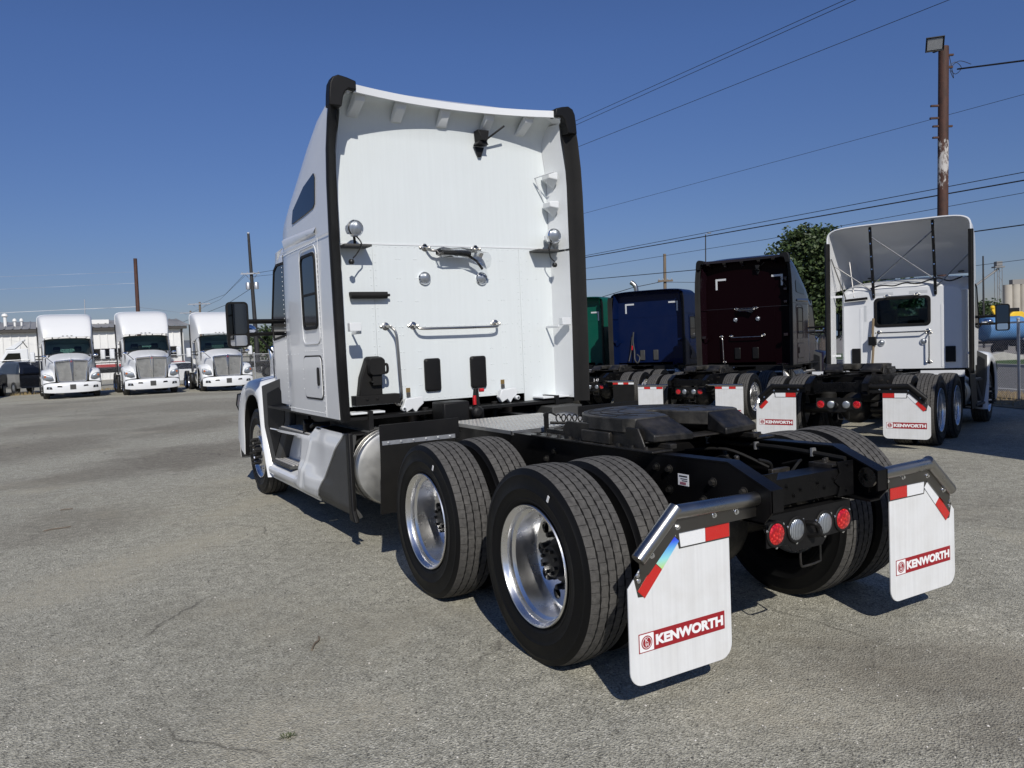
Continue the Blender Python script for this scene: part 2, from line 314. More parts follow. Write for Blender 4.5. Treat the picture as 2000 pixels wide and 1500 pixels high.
# ================================================================== ground
def build_ground():
    m, n, b = new_mat('old_asphalt')
    P = texco(n, world=True)
    fine = voro(n, P, 98); f2 = voro(n, P, 190)
    agg = mixc(n, .35, ramp(n, fine.outputs['Color'], [(.04, (.05, .047, .041)), (.22, (.22, .213, .186)), (.5, (.38, .37, .32)), (.8, (.50, .485, .425)), (.97, (.78, .76, .69))]),
               ramp(n, f2.outputs['Color'], [(.08, (.06, .057, .05)), (.45, (.36, .35, .30)), (.95, (.68, .66, .58))]))
    lowf = noise(n, P, 9, 6, .6)
    agg = mixc(n, 1.0, agg, ramp(n, lowf, [(.25, .74), (.75, 1.18)]), 'MULTIPLY')
    # thin drifts of pale sand
    sand = ramp(n, noise(n, texco(n, (.55, .5, 1), True), .85, 8, .66), [(.56, 0.0), (.68, .6)])
    agg = mixc(n, sand, agg, mixc(n, noise(n, P, 60, 4), (.34, .315, .25), (.50, .465, .38)))
    # oil and tyre staining
    st = ramp(n, noise(n, texco(n, (.4, .4, 1), True), 1.0, 8, .66), [(.50, 0.0), (.70, .45)])
    agg = mixc(n, st, agg, (.19, .18, .15))
    def blots(L, off, lo=.12):
        mask = None
        for (cx, cy, sx, sy, rot, a) in L:
            mp = ND(n, 'Mapping', vector_type='TEXTURE'); mp.inputs[1].default_value = (cx, cy, 0); mp.inputs[2].default_value = (0, 0, rad(rot)); mp.inputs[3].default_value = (sx, sy, 1000)
            n.links.new(P, mp.inputs[0]); gr = ND(n, 'TexGradient', gradient_type='SPHERICAL')
            wn = ND(n, 'VectorMath', operation='ADD'); nz = ND(n, 'TexNoise', i_Scale=.8+off, i_Detail=9.0, i_Roughness=.68); n.links.new(P, nz.inputs['Vector'])
            sb = ND(n, 'VectorMath', operation='SUBTRACT'); n.links.new(nz.outputs['Color'], sb.inputs[0]); sb.inputs[1].default_value = (.5, .5, .5)
            sk_ = ND(n, 'VectorMath', operation='SCALE'); sk_.inputs['Scale'].default_value = 1.7; n.links.new(sb.outputs[0], sk_.inputs[0])
            n.links.new(mp.outputs[0], wn.inputs[0]); n.links.new(sk_.outputs[0], wn.inputs[1]); n.links.new(wn.outputs[0], gr.inputs[0])
            r = ramp(n, gr.outputs['Fac'], [(.0, 0.0), (.55, a)])
            mask = r if mask is None else mixc(n, 1.0, mask, r, 'LIGHTEN')
        return mixc(n, 1.0, mask, ramp(n, noise(n, P, 11+off*8, 7, .72), [(.36, lo), (.60, 1.0)]), 'MULTIPLY')
    # drifts of pale sand, then broad dark patches where vehicles stand and drip
    agg = mixc(n, blots([(-.6, 7.6, 1.5, .5, 20, .7), (-2.6, 3.7, 1.4, .5, 30, .7), (-3.3, 3.1, .8, .4, 10, .6), (-.45, -.9, 1.0, .55, -50, .45), (-2.4, 0, .7, .4, 20, .6), (-1.2, 5.6, 1.5, .4, 40, .6), (.6, -1.6, .8, .4, 20, .5), (-4.5, 9, 2.5, .6, 20, .5)], .6), agg, mixc(n, noise(n, P, 60, 4), (.35, .325, .26), (.50, .465, .385)))
    agg = mixc(n, blots([(-1.5, 10.6, 1.5, 2.6, -30, .85), (-2.7, 9.6, 1.2, 1.5, -30, .7), (-.1, 11.6, 1.2, 1.8, -30, .7), (-3.6, 14.5, 2.0, 3.2, -30, .75), (-.2, 16.9, 1.6, 3.0, -30, .7), (-2.5, 20, 3.0, 4.0, -30, .55), (1, 25, 5, 5, -20, .55), (-5, 30, 6, 5, 0, .5), (1, 34.5, 8, 2.5, 0, .55), (3, 2.5, 3.5, 2.5, 20, .5), (.3, -1.25, .9, .5, -40, .55), (.1, -1.8, .9, .4, -30, .6), (-3.2, 5.6, 1.0, 1.2, -30, .45)], 0, .5), agg, mixc(n, noise(n, P, 40, 4), (.11, .098, .082), (.21, .19, .16)))
    # fine cracks
    cn = ND(n, 'TexNoise', i_Scale=2.2, i_Detail=6.0); n.links.new(P, cn.inputs['Vector'])
    wp = mixc(n, .35, P, cn.outputs['Color'], 'ADD')
    ck = voro(n, wp, .42, 'DISTANCE_TO_EDGE')
    cmask = mixc(n, 1.0, ramp(n, ck.outputs['Distance'], [(.0, 1.0), (.006, 0.0)]), ramp(n, noise(n, P, .9, 3), [(.5, 0.0), (.62, .6)]), 'MULTIPLY')
    agg = mixc(n, cmask, agg, (.05, .045, .04))
    agg = mixc(n, 1.0, agg, (1.02, 1.01, .955), 'MULTIPLY')
    n.links.new(agg, b.inputs['Base Color']); b.inputs['Roughness'].default_value = .92; b.inputs['Specular IOR Level'].default_value = .25
    h = mixc(n, .5, fine.outputs['Distance'], mixc(n, .5, f2.outputs['Distance'], noise(n, P, 25, 5)))
    bump(n, b, h, .9, .014)
    def axis(c, rng):
        s = set()
        for a, bb, st_ in rng:
            x = a
            while x <= bb+1e-6: s.add(round(x, 3)); x += st_
        return sorted(s)
    xs = axis(0, [(-3000, -300, 300), (-300, -40, 20), (-40, 60, 1.0), (60, 300, 20), (300, 3000, 300)])
    ys = axis(0, [(-3000, -300, 300), (-300, -20, 20), (-20, 70, 1.0), (70, 300, 10), (300, 3000, 300)])
    mb = MB(); mb.grid(lambda x, y: (x, y, gz(x, y)), xs, ys)
    o = link('ground', mb.mesh('ground', [m], 60)); o['kind'] = 'structure'
    # loose stones lying on the old asphalt near the camera
    st = MB(); rnd = random.Random(3)
    for i in range(8000):
        d = .8+rnd.random()**1.5*11; a = rad(rnd.uniform(-46, 46))
        dx, dy = math.sin(a)*d, math.cos(a)*d
        x = CP.x+CR.x*dx+CF.x*dy; y = CP.y+CR.y*dx+CF.y*dy
        r = rnd.choice((.0022, .003, .0035, .0045, .0065)) * rnd.uniform(.7, 1.2)
        p = Vector((x, y, gz(x, y)+r*.3)); q = [Vector((rnd.uniform(.6, 1.1)*r*math.cos(t), rnd.uniform(.6, 1.1)*r*math.sin(t), 0)) for t in (0, 1.26, 2.5, 3.77, 5.03)]
        st.add([p+v for v in q]+[p+Vector((0, 0, r*rnd.uniform(.5, .9))), p-Vector((0, 0, r))], [(i2, (i2+1) % 5, 5) for i2 in range(5)]+[((i2+1) % 5, i2, 6) for i2 in range(5)], rnd.choice((0, 0, 1, 2)))
    o = link('loose_gravel', st.mesh('gravel', [mat('grey_stone', (.34, .33, .30), .9), mat('dark_stone', (.07, .068, .065), .9), mat('pale_stone', (.6, .57, .52), .9)], 20, False))
    o['kind'] = 'stuff'; o['label'] = 'loose small stones scattered over the grey asphalt'; o['category'] = 'gravel'
build_ground()

# ================================================================== wheels (axis x, outer face towards -x at x = 0)
TR = .507
def tyre_mesh(name, W=.275, pitches=60, fine=True, rib=False):
    mb = MB(); TW = W*.86; c = W/2                            # tyre occupies x 0..W, centre c
    g = [-.60, -.2, .2, .60]; gw = .028
    cols = [(-1, 0, 0)]                                       # (s, depth flag, rib id)
    for k, s in enumerate(g): cols += [(s-gw*1.3, 0, k), (s-gw*.8, 1, k), (s+gw*.8, 1, k), (s+gw*1.3, 0, k+1)]
    cols += [(1, 0, 4)]
    rowf = [(0, 0), (.25, 0), (.5, 0), (.75, 0), (.955, 0), (.965, 1), (.99, 1)] if not rib else [(0, 0), (.5, 0)]
    rows = []
    for p in range(pitches):
        for f, d in rowf: rows.append((p, f, d))
    roff = [0, .45, .2, .7, .1]
    dep = .013; V = []; 
    for p, f, d in rows:
        for s, gd, k in cols:
            zz = .016*math.sin(2*math.pi*f)*(0 if abs(s) == 1 else 1)*(.25 if rib else 1)
            th = 2*math.pi*(p+f+roff[k]+(.16*s if not rib else 0))/pitches
            x = c+(s+zz)*TW/2
            r = TR-.010*abs(s)**3-(dep if (gd or d) else 0)*(.3 if (d and not gd and k in (1, 2, 3)) else .6 if (d and not gd) else 1)
            V.append((x, r*math.cos(th), r*math.sin(th)))
    n = len(cols); N = len(rows); fs = []; ms = []
    for i in range(N):
        for j in range(n-1):
            fs.append((i*n+j, ((i+1) % N)*n+j, ((i+1) % N)*n+j+1, i*n+j+1))
            deep = cols[j][1] or cols[j+1][1] or rows[i][2] or rows[(i+1) % N][2]
            ms.append((3 if (rows[i][2] or rows[(i+1) % N][2]) and not (cols[j][1] or cols[j+1][1]) else 2) if deep else 1)
    mb.v = V; mb.f = fs; mb.m = ms
    # shoulders and sidewalls, lathe outwards then inwards
    sh = [(TR-.010, c-TW/2), (TR-.024, c-TW/2-.006), (TR-.040, c-TW/2-.012), (TR-.042, c-TW/2-.0145), (TR-.060, .007), (.425, .001), (.40, 0), (.398, -.0015), (.392, -.0015), (.390, .0005), (.37, .003), (.345, .009), (.343, .0075), (.337, .009), (.325, .016), (.312, .026), (.300, .034), (.290, .04)]
    nn = 64 if fine else 40
    mb.lathe(sh, (0, 0, 0), (1, 0, 0), nn); mb.lathe([(r, W-x) for r, x in sh], (0, 0, 0), (1, 0, 0), nn)
    mb.lathe([(.290, .04), (.290, W-.04)], (0, 0, 0), (1, 0, 0), nn)
    return mb.mesh(name, [MT['side_t'], MT['tread'], MT['groove'], MT['sipe']], 40)
def ring_holes(r_out, r_in, rh, rc, k, x0, x1):
    return plate(circ(0, 0, r_out, 60), [circ(0, 0, r_in, 30)]+[circ(rc*math.cos(2*math.pi*i/k), rc*math.sin(2*math.pi*i/k), rh, 14) for i in range(k)], 'x', x0, x1)
def rim_drive_mesh():
    mb = ring_holes(.262, .085, .033, .215, 10, .208, .220)
    mb.lathe([(.284, .045), (.302, .036), (.311, .024), (.313, .012), (.309, .006), (.303, .008), (.297, .020), (.289, .030), (.286, .036), (.286, .062), (.279, .070), (.270, .076), (.268, .190), (.262, .208), (.262, .22), (.270, .25)], (0, 0, 0), (1, 0, 0), 72)
    mb.lathe([(.085, .206), (.110, .200), (.118, .206), (.118, .220)], (0, 0, 0), (1, 0, 0), 40)
    return mb.mesh('rim', [MT['alu']], 30)
def rim_steer_mesh():
    mb = ring_holes(.272, .085, .030, .215, 10, .040, .052)
    mb.lathe([(.284, .045), (.302, .036), (.311, .024), (.313, .012), (.309, .006), (.303, .008), (.297, .022), (.289, .032), (.272, .040), (.262, .052), (.262, .2)], (0, 0, 0), (1, 0, 0), 72)
    mb.lathe([(.19, .040), (.175, .012), (.16, .006), (.12, .004), (.085, .01), (.085, .05)], (0, 0, 0), (1, 0, 0), 48)
    return mb.mesh('rim', [MT['alu']], 30)
def rim_inner_mesh():
    mb = MB(); mb.lathe([(.284, .045), (.302, .036), (.311, .024), (.309, .010), (.290, .03), (.270, .06), (.268, .15), (.26, .16), (.09, .16)], (0, 0, 0), (1, 0, 0), 40)
    return mb.mesh('rim', [MT['brush']], 30)
def hub_mesh(depth0, depth1, r):
    mb = MB(); mb.lathe([(.118, depth0+.004), (.116, depth0-.02), (r, depth0-.03), (r, depth1+.02), (r*.94, depth1), (r*.5, depth1-.006), (.001, depth1-.008)], (0, 0, 0), (1, 0, 0), 32)
    for i in range(8):
        a = 2*math.pi*i/8; mb.cyl((depth1+.004, .7*r*math.cos(a), .7*r*math.sin(a)), (depth1-.02, .7*r*math.cos(a), .7*r*math.sin(a)), .011, .010, 6)
    return mb.mesh('hub', [MT['greasy']], 30)
def nut_mesh(h=.06):
    mb = MB(); mb.lathe([(.021, 0), (.021, -.012), (.0165, -.014), (.0165, -h*.75), (.013, -h), (.001, -h-.002)], (0, 0, 0), (1, 0, 0), 10)
    return mb.mesh('lug_nut', [MT['nut']], 30)
TM = dict(drive=tyre_mesh('tyre'), steer=tyre_mesh('tyre', pitches=90, rib=True), rimd=rim_drive_mesh(), rims=rim_steer_mesh(), rimi=rim_inner_mesh(),
          hubd=hub_mesh(.206, .125, .085), hubs=hub_mesh(.045, -.035, .07), nut=nut_mesh(.05), nuts=nut_mesh(.075))
def wheel(parent, x, y, kind, detail):
    """outer face at |x|; kind: drive outer, inner, steer"""
    sgn = 1 if x > 0 else -1
    o = link('wheel', TM['steer' if kind == 'steer' else 'drive'], parent)
    o.location = (x, y, TR-.006); o.rotation_euler = (random.uniform(0, 6) if sgn < 0 else 0, 0, math.pi if sgn > 0 else 0)
    link('rim', TM[{'drive': 'rimd', 'inner': 'rimi', 'steer': 'rims'}[kind]], o)
    if kind != 'inner':
        link('hub', TM['hubd' if kind == 'drive' else 'hubs'], o)
        if detail > 0:
            me = TM['nut' if kind == 'drive' else 'nuts']; rc = .1425; x0 = .208 if kind == 'drive' else .008
            for i in range(10):
                k = link('lug_nut', me, o); a = 2*math.pi*(i+.5)/10; k.location = (x0, rc*math.cos(a), rc*math.sin(a))
    if detail > 1 and sgn < 0 and kind == 'drive':
        mb = MB(); mb.obox((-.004, .455*math.cos(0), 0), (.0015, 0, 0), (0, .018, 0), (0, 0, .007)); 
        s = mb.build('paper_label', 'wprint', o); s.rotation_euler = (rad(118)-o.rotation_euler.x+0, 0, 0); s.scale = (1, .93, 1)
    return o
def bolt(mb, c, ax, r=.012, h=.012):
    c = Vector(c); ax = Vector(ax).normalized(); mb.cyl(c, c+ax*.003, r*1.5, n=12); mb.cyl(c, c+ax*h, r, r*.92, n=6)

# ================================================================== mud flaps
LT = {}
def text(parent, key, txt, width, height, x, y, z, m, mirror=False, bold=.0, name='lettering'):
    k = (key, txt, m)
    if k not in LT:
        me = lettering(txt, 1.0, bold); me.materials.append(MT[m]); LT[k] = me
    me = LT[k]; o = link(name, me, parent); o.location = (x, y, z); o.scale = (width/me['w'], 1, height/me['h']); return o
def mud_flap(root, s, kind='wide', fy=-.775, detail=2, painted_rainbow=False, dark=False):
    """s = -1 left, +1 right. kind wide: cut corner with hanger tube; plain: straight top"""
    X = lambda *v: sorted(s*q for q in v)
    if kind == 'wide':
        po = [(.598, .80), (.93, .80), (1.10, .675), (1.196, .571)]+[(1.198-.07+.07*math.cos(rad(a)), .21-.07*math.sin(rad(a))) for a in range(0, 91, 15)]+[(.598+.07-.07*math.sin(rad(a)), .21-.07*math.cos(rad(a))) for a in range(0, 91, 15)]
    else:
        po = [(.60, .78), (1.20, .78)]+[(1.2-.05+.05*math.cos(rad(a)), .19-.05*math.sin(rad(a))) for a in range(0, 91, 15)]+[(.60+.05-.05*math.sin(rad(a)), .19-.05*math.cos(rad(a))) for a in range(0, 91, 15)]
    mb = MB(); mb.prism([(s*p, q) for p, q in po], 'y', fy-.004, fy+.004)
    fl = mb.build('mud_flap', 'rub' if dark else 'flap', root, 25, .0015)
    def strip(poly, m, nm='reflective_strip'):
        k = MB(); k.prism([(s*p, q) for p, q in poly], 'y', fy-.0085, fy-.0070); k.build(nm, m, fl)
    def back(poly): 
        k = MB(); k.prism([(s*p, q) for p, q in poly], 'y', fy-.0069, fy-.0042); k.build('strip_backing', 'dsteel', fl)
    if kind == 'wide':
        back([(.594, .70), (.594, .775), (.925, .775), (.905, .70)])
        strip([(.600, .706), (.600, .770), (.748, .770), (.748, .706)], 'redtape'); strip([(.750, .706), (.750, .770), (.905, .770), (.897, .706)], 'whitetape')
        back([(.905, .735), (.935, .772), (1.165, .615), (1.145, .53), (1.118, .527)])
        a, b_ = (.925, .752), (1.128, .538); d = Vector((b_[0]-a[0], b_[1]-a[1])); q = Vector((-d.y, d.x)).normalized()*.026; 
        pt = lambda t, e: (a[0]+d.x*t+q.x*e+.0, a[1]+d.y*t+q.y*e)
        strip([pt(0, -1), pt(0, 1), pt(.5, 1), pt(.5, -1)], 'painted_rainbow' if painted_rainbow else 'whitetape'); strip([pt(.51, -1), pt(.51, 1), pt(1, 1), pt(1, -1)], 'redtape')
        if detail > 1:
            k = MB()
            for p in ((.945, .778), (1.145, .625), (1.14, .60), (1.06, .69)): bolt(k, (s*p[0], fy-.007, p[1]), (0, -1, 0), .007, .006)
            k.build('bolts', 'chrome', fl, kind='stuff')
    else:
        for i, m in enumerate(('redtape', 'whitetape', 'redtape', 'whitetape')):
            x0 = .602+.149*i; strip([(x0, .715), (x0, .765), (x0+.148, .765), (x0+.148, .715)], m)
    if not dark:
        x0, x1 = X(1.149, .643); z0, z1 = (.283, .367) if kind == 'wide' else (.20, .275); h = z1-z0
        k = MB(); k.prism([(x0, z0), (x1, z0), (x1, z1), (x0, z1)], 'y', fy-.0056, fy-.0044); k.build('printed_banner', 'banner', fl)
        k = MB(); k.prism(rrect(x0+.004, x0+.004+h*.93, z0+.004, z1-.004, .002, 1), 'y', fy-.0064, fy-.0057); k.build('emblem_panel', 'wprint', fl)
        c = (x0+.004+h*.465, (z0+z1)/2); k = MB(); k.prism(circ(*c, h*.36, 28), 'y', fy-.0072, fy-.0065); k.build('emblem_disc', 'banner', fl)
        if detail > 0:
            k = plate(circ(*c, h*.30, 24), [circ(*c, h*.27, 24)], 'y', fy-.0078, fy-.0073); k.build('emblem_ring', 'wprint', fl)
            text(fl, 'e', 'K', h*.2, h*.2, c[0]-h*.10, fy-.0075, c[1]+h*.015, 'wprint'); text(fl, 'e', 'W', h*.26, h*.2, c[0]-h*.13, fy-.0075, c[1]-h*.22, 'wprint')
        text(fl, 'k', 'KENWORTH', (x1-x0)-h*1.25, h*.56, x0+h*1.12, fy-.0063, z0+h*.22, 'wprint', bold=.05)
    return fl
def flap_hanger(root, s, fy=-.79, hm='steel'):
    mb = MB(); sx = lambda p: (s*p[0], fy, p[1])
    mb.tube([sx((.405, .858)), sx((.945, .866))], .033, 14)
    mb.tube([sx((.925, .884)), sx((1.145, .692))], .033, 14)
    k = MB(); k.prism([(s*p, q) for p, q in ((.41, .855), (.955, .865), (1.14, .70), (1.135, .64), (1.09, .62), (.925, .772), (.41, .774))], 'y', fy-.0005, fy+.003)
    h = mb.build('flap_hanger', hm, root, 35); k.build('hanger_plate', 'dsteel' if hm == 'steel' else hm, h, 35)
    k = MB(); k.lathe([(.02, 0), (.052, 0), (.056, .006), (.052, .014), (.03, .016)], (s*.395, fy, .857), (s, 0, 0), 24); k.build('hanger_flange', hm, h)
    k = MB()
    for p in ((.56, .815), (.70, .82), (.70, .845), (.92, .80), (1.07, .70)): bolt(k, (s*p[0], fy-.0005, p[1]), (0, -1, 0), .009, .012)
    k.build('bolts', 'chrome', h, kind='stuff')
    return h
# ================================================================== chassis
def chassis(root, yF, detail=2, flap='wide', flapdark=False, lampz=.652, painted_rainbow=False, frame='frame', hanger='steel'):
    front = yF+.75
    for s in (-1, 1):
        mb = MB(); prof = [(front, .74), (front, 1.0), (-.05, 1.0), (-.62, 1.012), (-.885, .905), (-.885, .80), (-.835, .742)]
        mb.prism(prof, 'x', s*.43, s*.422); top = [(front, 1.0), (.0, 1.0), (-.62, 1.012), (-.885, .905), (-.885, .80)]
        mb.ribbon([(p[0], p[1]+.0015) for p in top], s*.432, s*.35, .009); mb.ribbon([(front, .749), (-.84, .749)], s*.43, s*.35, .009)
        fr = mb.build('frame_rail', frame, root, 30)
        if detail:
            k = MB()
            for y, z in ((-.20, .93), (-.20, .82), (-.10, .93), (-.52, .90), (-.72, .88), (-.45, .80), (.25, .90), (.9, .92), (1.0, .86), (1.55, .9)): bolt(k, (s*.43, y, z), (s, 0, 0), .016, .022)
            k.build('bolts', 'greasy', fr, kind='stuff')
    mb = MB(); mb.box(-.35, .35, -.735, -.727, .782, .912); mb.box(-.35, .35, -.727, -.60, .904, .912); mb.box(-.35, .35, -.727, -.62, .782, .79)
    for s in (-1, 1): mb.prism([(s*.349, .95), (s*.349, .77), (s*.22, .77), (s*.24, .82), (s*.20, .85), (s*.24, .89), (s*.22, .95)], 'y', -.744, -.738)
    if detail:
        for x, z in ((-.2, .845), (-.15, .87), (-.05, .845), (.08, .86), (.13, .83), (.2, .87), (-.1, .82), (-.29, .80), (.29, .8), (-.3, .93), (.3, .93)): bolt(mb, (x, -.735 if abs(x) < .21 else -.744, z), (0, -1, 0), .008, .01)
    mb.build('rear_crossmember', frame, root, 30)
    # suspension, axles and cross members
    for y in (.35, 2.2, 3.4):
        if y < yF-1: k = MB(); k.box(-.42, .42, y-.05, y+.05, .78, .97); k.build('crossmember', frame, root, 30, .006)
    for y in (0, 1.32):
        k = MB(); k.cyl((-.95, y, .5), (.95, y, .5), .075, n=16); k.ball((0.05, y, .52), .24, 20, (1, .8, 1)); k.cyl((.05, y, .52), (.05, y+.42, .58), .09, .05, 12)
        k.build('drive_axle', 'greasy', root)
        for s in (-1, 1):
            k = MB(); k.lathe([(.02, .0), (.10, .0), (.125, .03), (.125, .12), (.10, .15), (.12, .17), (.02, .18)], (s*.30, y-.22, .62), (0, 0, 1), 20); k.build('air_spring', 'rub', root)
            k = MB(); k.cyl((s*.36, y+.12, .52), (s*.36, y+.18, .93), .032, n=12); k.cyl((s*.36, y+.13, .62), (s*.36, y+.17, .86), .045, n=12); k.build('shock_absorber', 'greasy', root)
            k = MB(); k.obox((s*.36, y+.1, .60), (.05, 0, 0), (0, .36, .02), (0, .0, .03)); k.build('suspension_beam', 'greasy', root, 30, .006)
            if detail > 1:
                k = MB(); k.lathe([(.001, .16), (.05, .155), (.075, .13), (.08, .07), (.083, .066), (.083, .055), (.08, .05), (.075, .01), (.001, 0)], (s*.17, y-.20, .66), (0, -1, .25), 22); k.build('brake_chamber', 'greasy', root)
    if detail > 1:      # levelling gear, hoses and the valve that show between the rails
        k = MB(); k.box(-.26, -.02, -.42, -.22, .74, .86); k.lathe([(.075, .0), (.08, .02), (.075, .05), (.05, .055), (.03, .07), (.03, .10), (.014, .105), (.014, .14), (.001, .142)], (-.16, -.42, .855), (0, 0, 1), 20); k.build('air_valve', 'greasy', root, 30, .008)
        k = MB(); k.lathe([(.001, 0), (.06, 0), (.065, .02), (.065, .1), (.04, .12), (.001, .12)], (.14, -.56, .80), (-.5, -1, 0), 18); k.box(.05, .19, -.47, -.44, .74, .90); k.build('height_control', 'greasy', root, 30, .004)
        for p in ([(-.28, -.55, .83), (-.2, -.56, .90), (-.08, -.55, .88), (-.02, -.5, .80), (-.04, -.3, .75)], [(.0, -.42, .76), (.06, -.44, .86), (.05, -.46, .93), (-.03, -.45, .96)], [(-.33, -.3, .9), (-.2, -.1, .93), (-.05, .1, .9), (.1, .2, .85)], [(.33, -.2, .85), (.2, .0, .95), (.1, .25, .93)]):
            q = MB(); q.tube(smooth(p), .009, 8); q.build('air_hose', 'rub', root)
        k = MB(); k.box(.24, .345, -.70, -.55, .90, .93); bolt(k, (.28, -.62, .93), (0, 0, 1), .014, .02); bolt(k, (.32, -.60, .93), (0, 0, 1), .014, .02); k.build('corner_bracket', 'greasy', root, 30, .004)
        for y in (.62, .95):
            q = MB(); q.lathe([(.001, -.02), (.09, -.01), (.115, .03), (.115, .50), (.09, .54), (.001, .55)], (-.27, y, .82), (1, 0, 0), 22); t_ = q.build('air_tank', 'greasy', root)
            q = MB(); q.lathe([(.117, .1), (.121, .1), (.121, .13), (.117, .13)], (-.27, y, .82), (1, 0, 0), 22); q.lathe([(.117, .4), (.121, .4), (.121, .43), (.117, .43)], (-.27, y, .82), (1, 0, 0), 22); q.build('tank_strap', 'steel', t_)
        q = MB(); q.cyl((.03, 1.4, .62), (.03, yF-2.2, .78), .055, n=16); q.build('drive_shaft', 'greasy', root)
        for s in (-1, 1):
            q = MB(); q.tube(smooth([(s*.345, -.70, .95), (s*.34, -.3, .97), (s*.345, .2, .965), (s*.34, .8, .97), (s*.345, 1.4, .96)]), .014, 8); q.build('wiring_loom', 'rub', root)
            for y in (-.5, -.1, .3): q = MB(); q.box(*sorted((s*.325, s*.36)), y-.006, y+.006, .945, .99); q.build('loom_clip', 'galv', root)
        for p in ([(-.20, -.30, .86), (-.24, -.40, .95), (-.30, -.50, .93), (-.33, -.60, .85)], [(.14, -.5, .86), (.20, -.52, .93), (.29, -.45, .92), (.33, -.3, .88)], [(-.05, -.30, .86), (.0, -.2, .94), (.06, -.05, .92), (.08, .1, .85)]):
            q = MB(); q.tube(smooth(p), .008, 8); q.build('air_hose', 'rub', root)
            q = MB(); q.cyl(p[0], (p[0][0], p[0][1], p[0][2]+.025), .012, n=8); q.build('hose_fitting', 'brass', root)
    # tail lamps
    lz = lampz; k = plate([(-.315, lz+.093), (.315, lz+.093), (.315, lz-.062), (.13, lz-.068), (.09, lz-.108), (-.13, lz-.108), (-.16, lz-.068), (-.315, lz-.062)], [circ(x, lz, .057, 24) for x in (-.25, -.105, .105, .25)], 'y', -.745, -.740)
    k.box(-.315, .315, -.740, -.66, lz+.087, lz+.092)
    pn = k.build('tail_lamp_panel', 'blk', root, 30)
    for x, m in ((-.25, 'redlamp'), (-.105, 'clear'), (.105, 'clear'), (.25, 'redlamp')):
        q = MB(); q.lathe([(.056, -.01), (.0665, .0), (.067, .006), (.062, .010), (.053, .008), (.052, -.01)], (x, -.7455, lz), (0, -1, 0), 32); l = q.build('lamp_bezel', 'rub', pn)
        q = MB(); q.lathe([(.0525, .0), (.0525, .008), (.046, .013), (.03, .0165), (.001, .018)], (0, 0, 0), (0, -1, 0), 32); e = q.build('lamp_lens', m, pn); e.location = (x, -.7455, lz)
        if detail > 1:
            q = MB()
            for a in (40, 160, 270): bolt(q, (x+.066*math.cos(rad(a)), -.748, lz+.066*math.sin(rad(a))), (0, -1, 0), .005, .006)
            q.build('screws', 'chrome', pn, kind='stuff')
    k = MB(); k.tube(smooth([(-.03, -.74, lz+.02), (-.02, -.79, lz+.025), (0, -.80, lz+.0), (.0, -.80, lz-.03), (-.01, -.745, lz-.045)]), .013, 8); k.build('tow_loop', 'blk', pn)
    k = MB(); k.tube(smooth([(-.02, -.70, lz-.08), (-.02, -.70, lz-.2), (.02, -.70, lz-.215), (.12, -.70, lz-.21), (.13, -.70, lz-.19), (.13, -.70, lz-.08)], 3), .006, 8); k.build('plate_hanger', 'greasy', root)
    for s in (-1, 1):
        if flap == 'wide': flap_hanger(root, s, hm=hanger)
        else:
            k = MB(); k.cyl((s*.43, -.79, .80), (s*1.2, -.79, .80), .02, n=12); k.box(*sorted((s*.58, s*1.2)), -.786, -.775, .765, .80); k.build('flap_hanger', 'steel', root)
        mud_flap(root, s, flap, detail=detail, painted_rainbow=painted_rainbow and s < 0, dark=flapdark)
    # fifth wheel
    fc = .42; zt = 1.178; R0 = .445; L = []
    L += [(R0*math.cos(rad(a)), fc+R0*math.sin(rad(a))) for a in range(0, 181, 10)]
    L += [(-.445, .17), (-.40, .10), (-.155, .10), (-.10, .20), (-.062, .30)]+[(.062*math.cos(rad(a)), .40+.062*math.sin(rad(a))) for a in range(170, 9, -16)]+[(.062, .30), (.10, .20), (.155, .10), (.40, .10), (.445, .17)]
    k = MB(); k.prism(L, 'z', zt-.085, zt); fw = k.build('fifth_wheel', 'fwtop', root, 30, .008)
    for s in (-1, 1):        # sloping approach ramps
        k = MB(); P = [(.155, .112, zt-.001), (.40, .112, zt-.001), (.40, -.05, zt-.085), (.125, -.07, zt-.09)]; Q = [(.155, .112, zt-.12), (.42, .112, zt-.12), (.40, -.05, zt-.125), (.125, -.07, zt-.13)]
        k.loft([[(s*a, b_, c) for a, b_, c in P], [(s*a, b_, c) for a, b_, c in Q]], True, True, True); k.build('approach_ramp', 'greasy', fw, 30, .008)
        k = MB(); k.prism([(-.02, 1.0), (.02, 1.08), (.05, 1.13), (.75, 1.13), (.80, 1.08), (.78, 1.0)], 'x', s*.42, s*.435); k.box(*sorted((s*.30, s*.46)), .28, .56, 1.02, zt-.087); k.build('mounting_bracket', 'greasy', fw, 30, .006)
    k = MB()
    for s in (-1, 1):
        for r, a0, a1 in ((.33, 100, 215), (.22, 100, 235), (.405, 120, 200)):
            pts = [(s*r*math.cos(rad(a)), fc+r*math.sin(rad(a)), zt+.0004) for a in range(a0, a1+1, 6)]
            k.tube(pts, .0035, 4)
        for a in (135, 165, 195): k.tube([(s*.22*math.cos(rad(a)), fc+.22*math.sin(rad(a)), zt+.0004), (s*.41*math.cos(rad(a)), fc+.41*math.sin(rad(a)), zt+.0004)], .0035, 4)
    k.build('grease_grooves', 'groove', fw)
    # slider rails with bolts
    for s in (-1, 1):
        k = MB(); k.box(*sorted((s*.33, s*.475)), -.12, 1.12, 1.006, 1.018); k.box(*sorted((s*.30, s*.345)), -.12, 1.12, 1.018, 1.045)
        a = k.build('slider_rail', 'greasy', root, 30, .003)
        if detail:
            q = MB()
            for i in range(10): bolt(q, (s*.445, -.03+i*.122, 1.018), (0, 0, 1), .013, .016)
            q.build('bolts', 'greasy', a, kind='stuff')
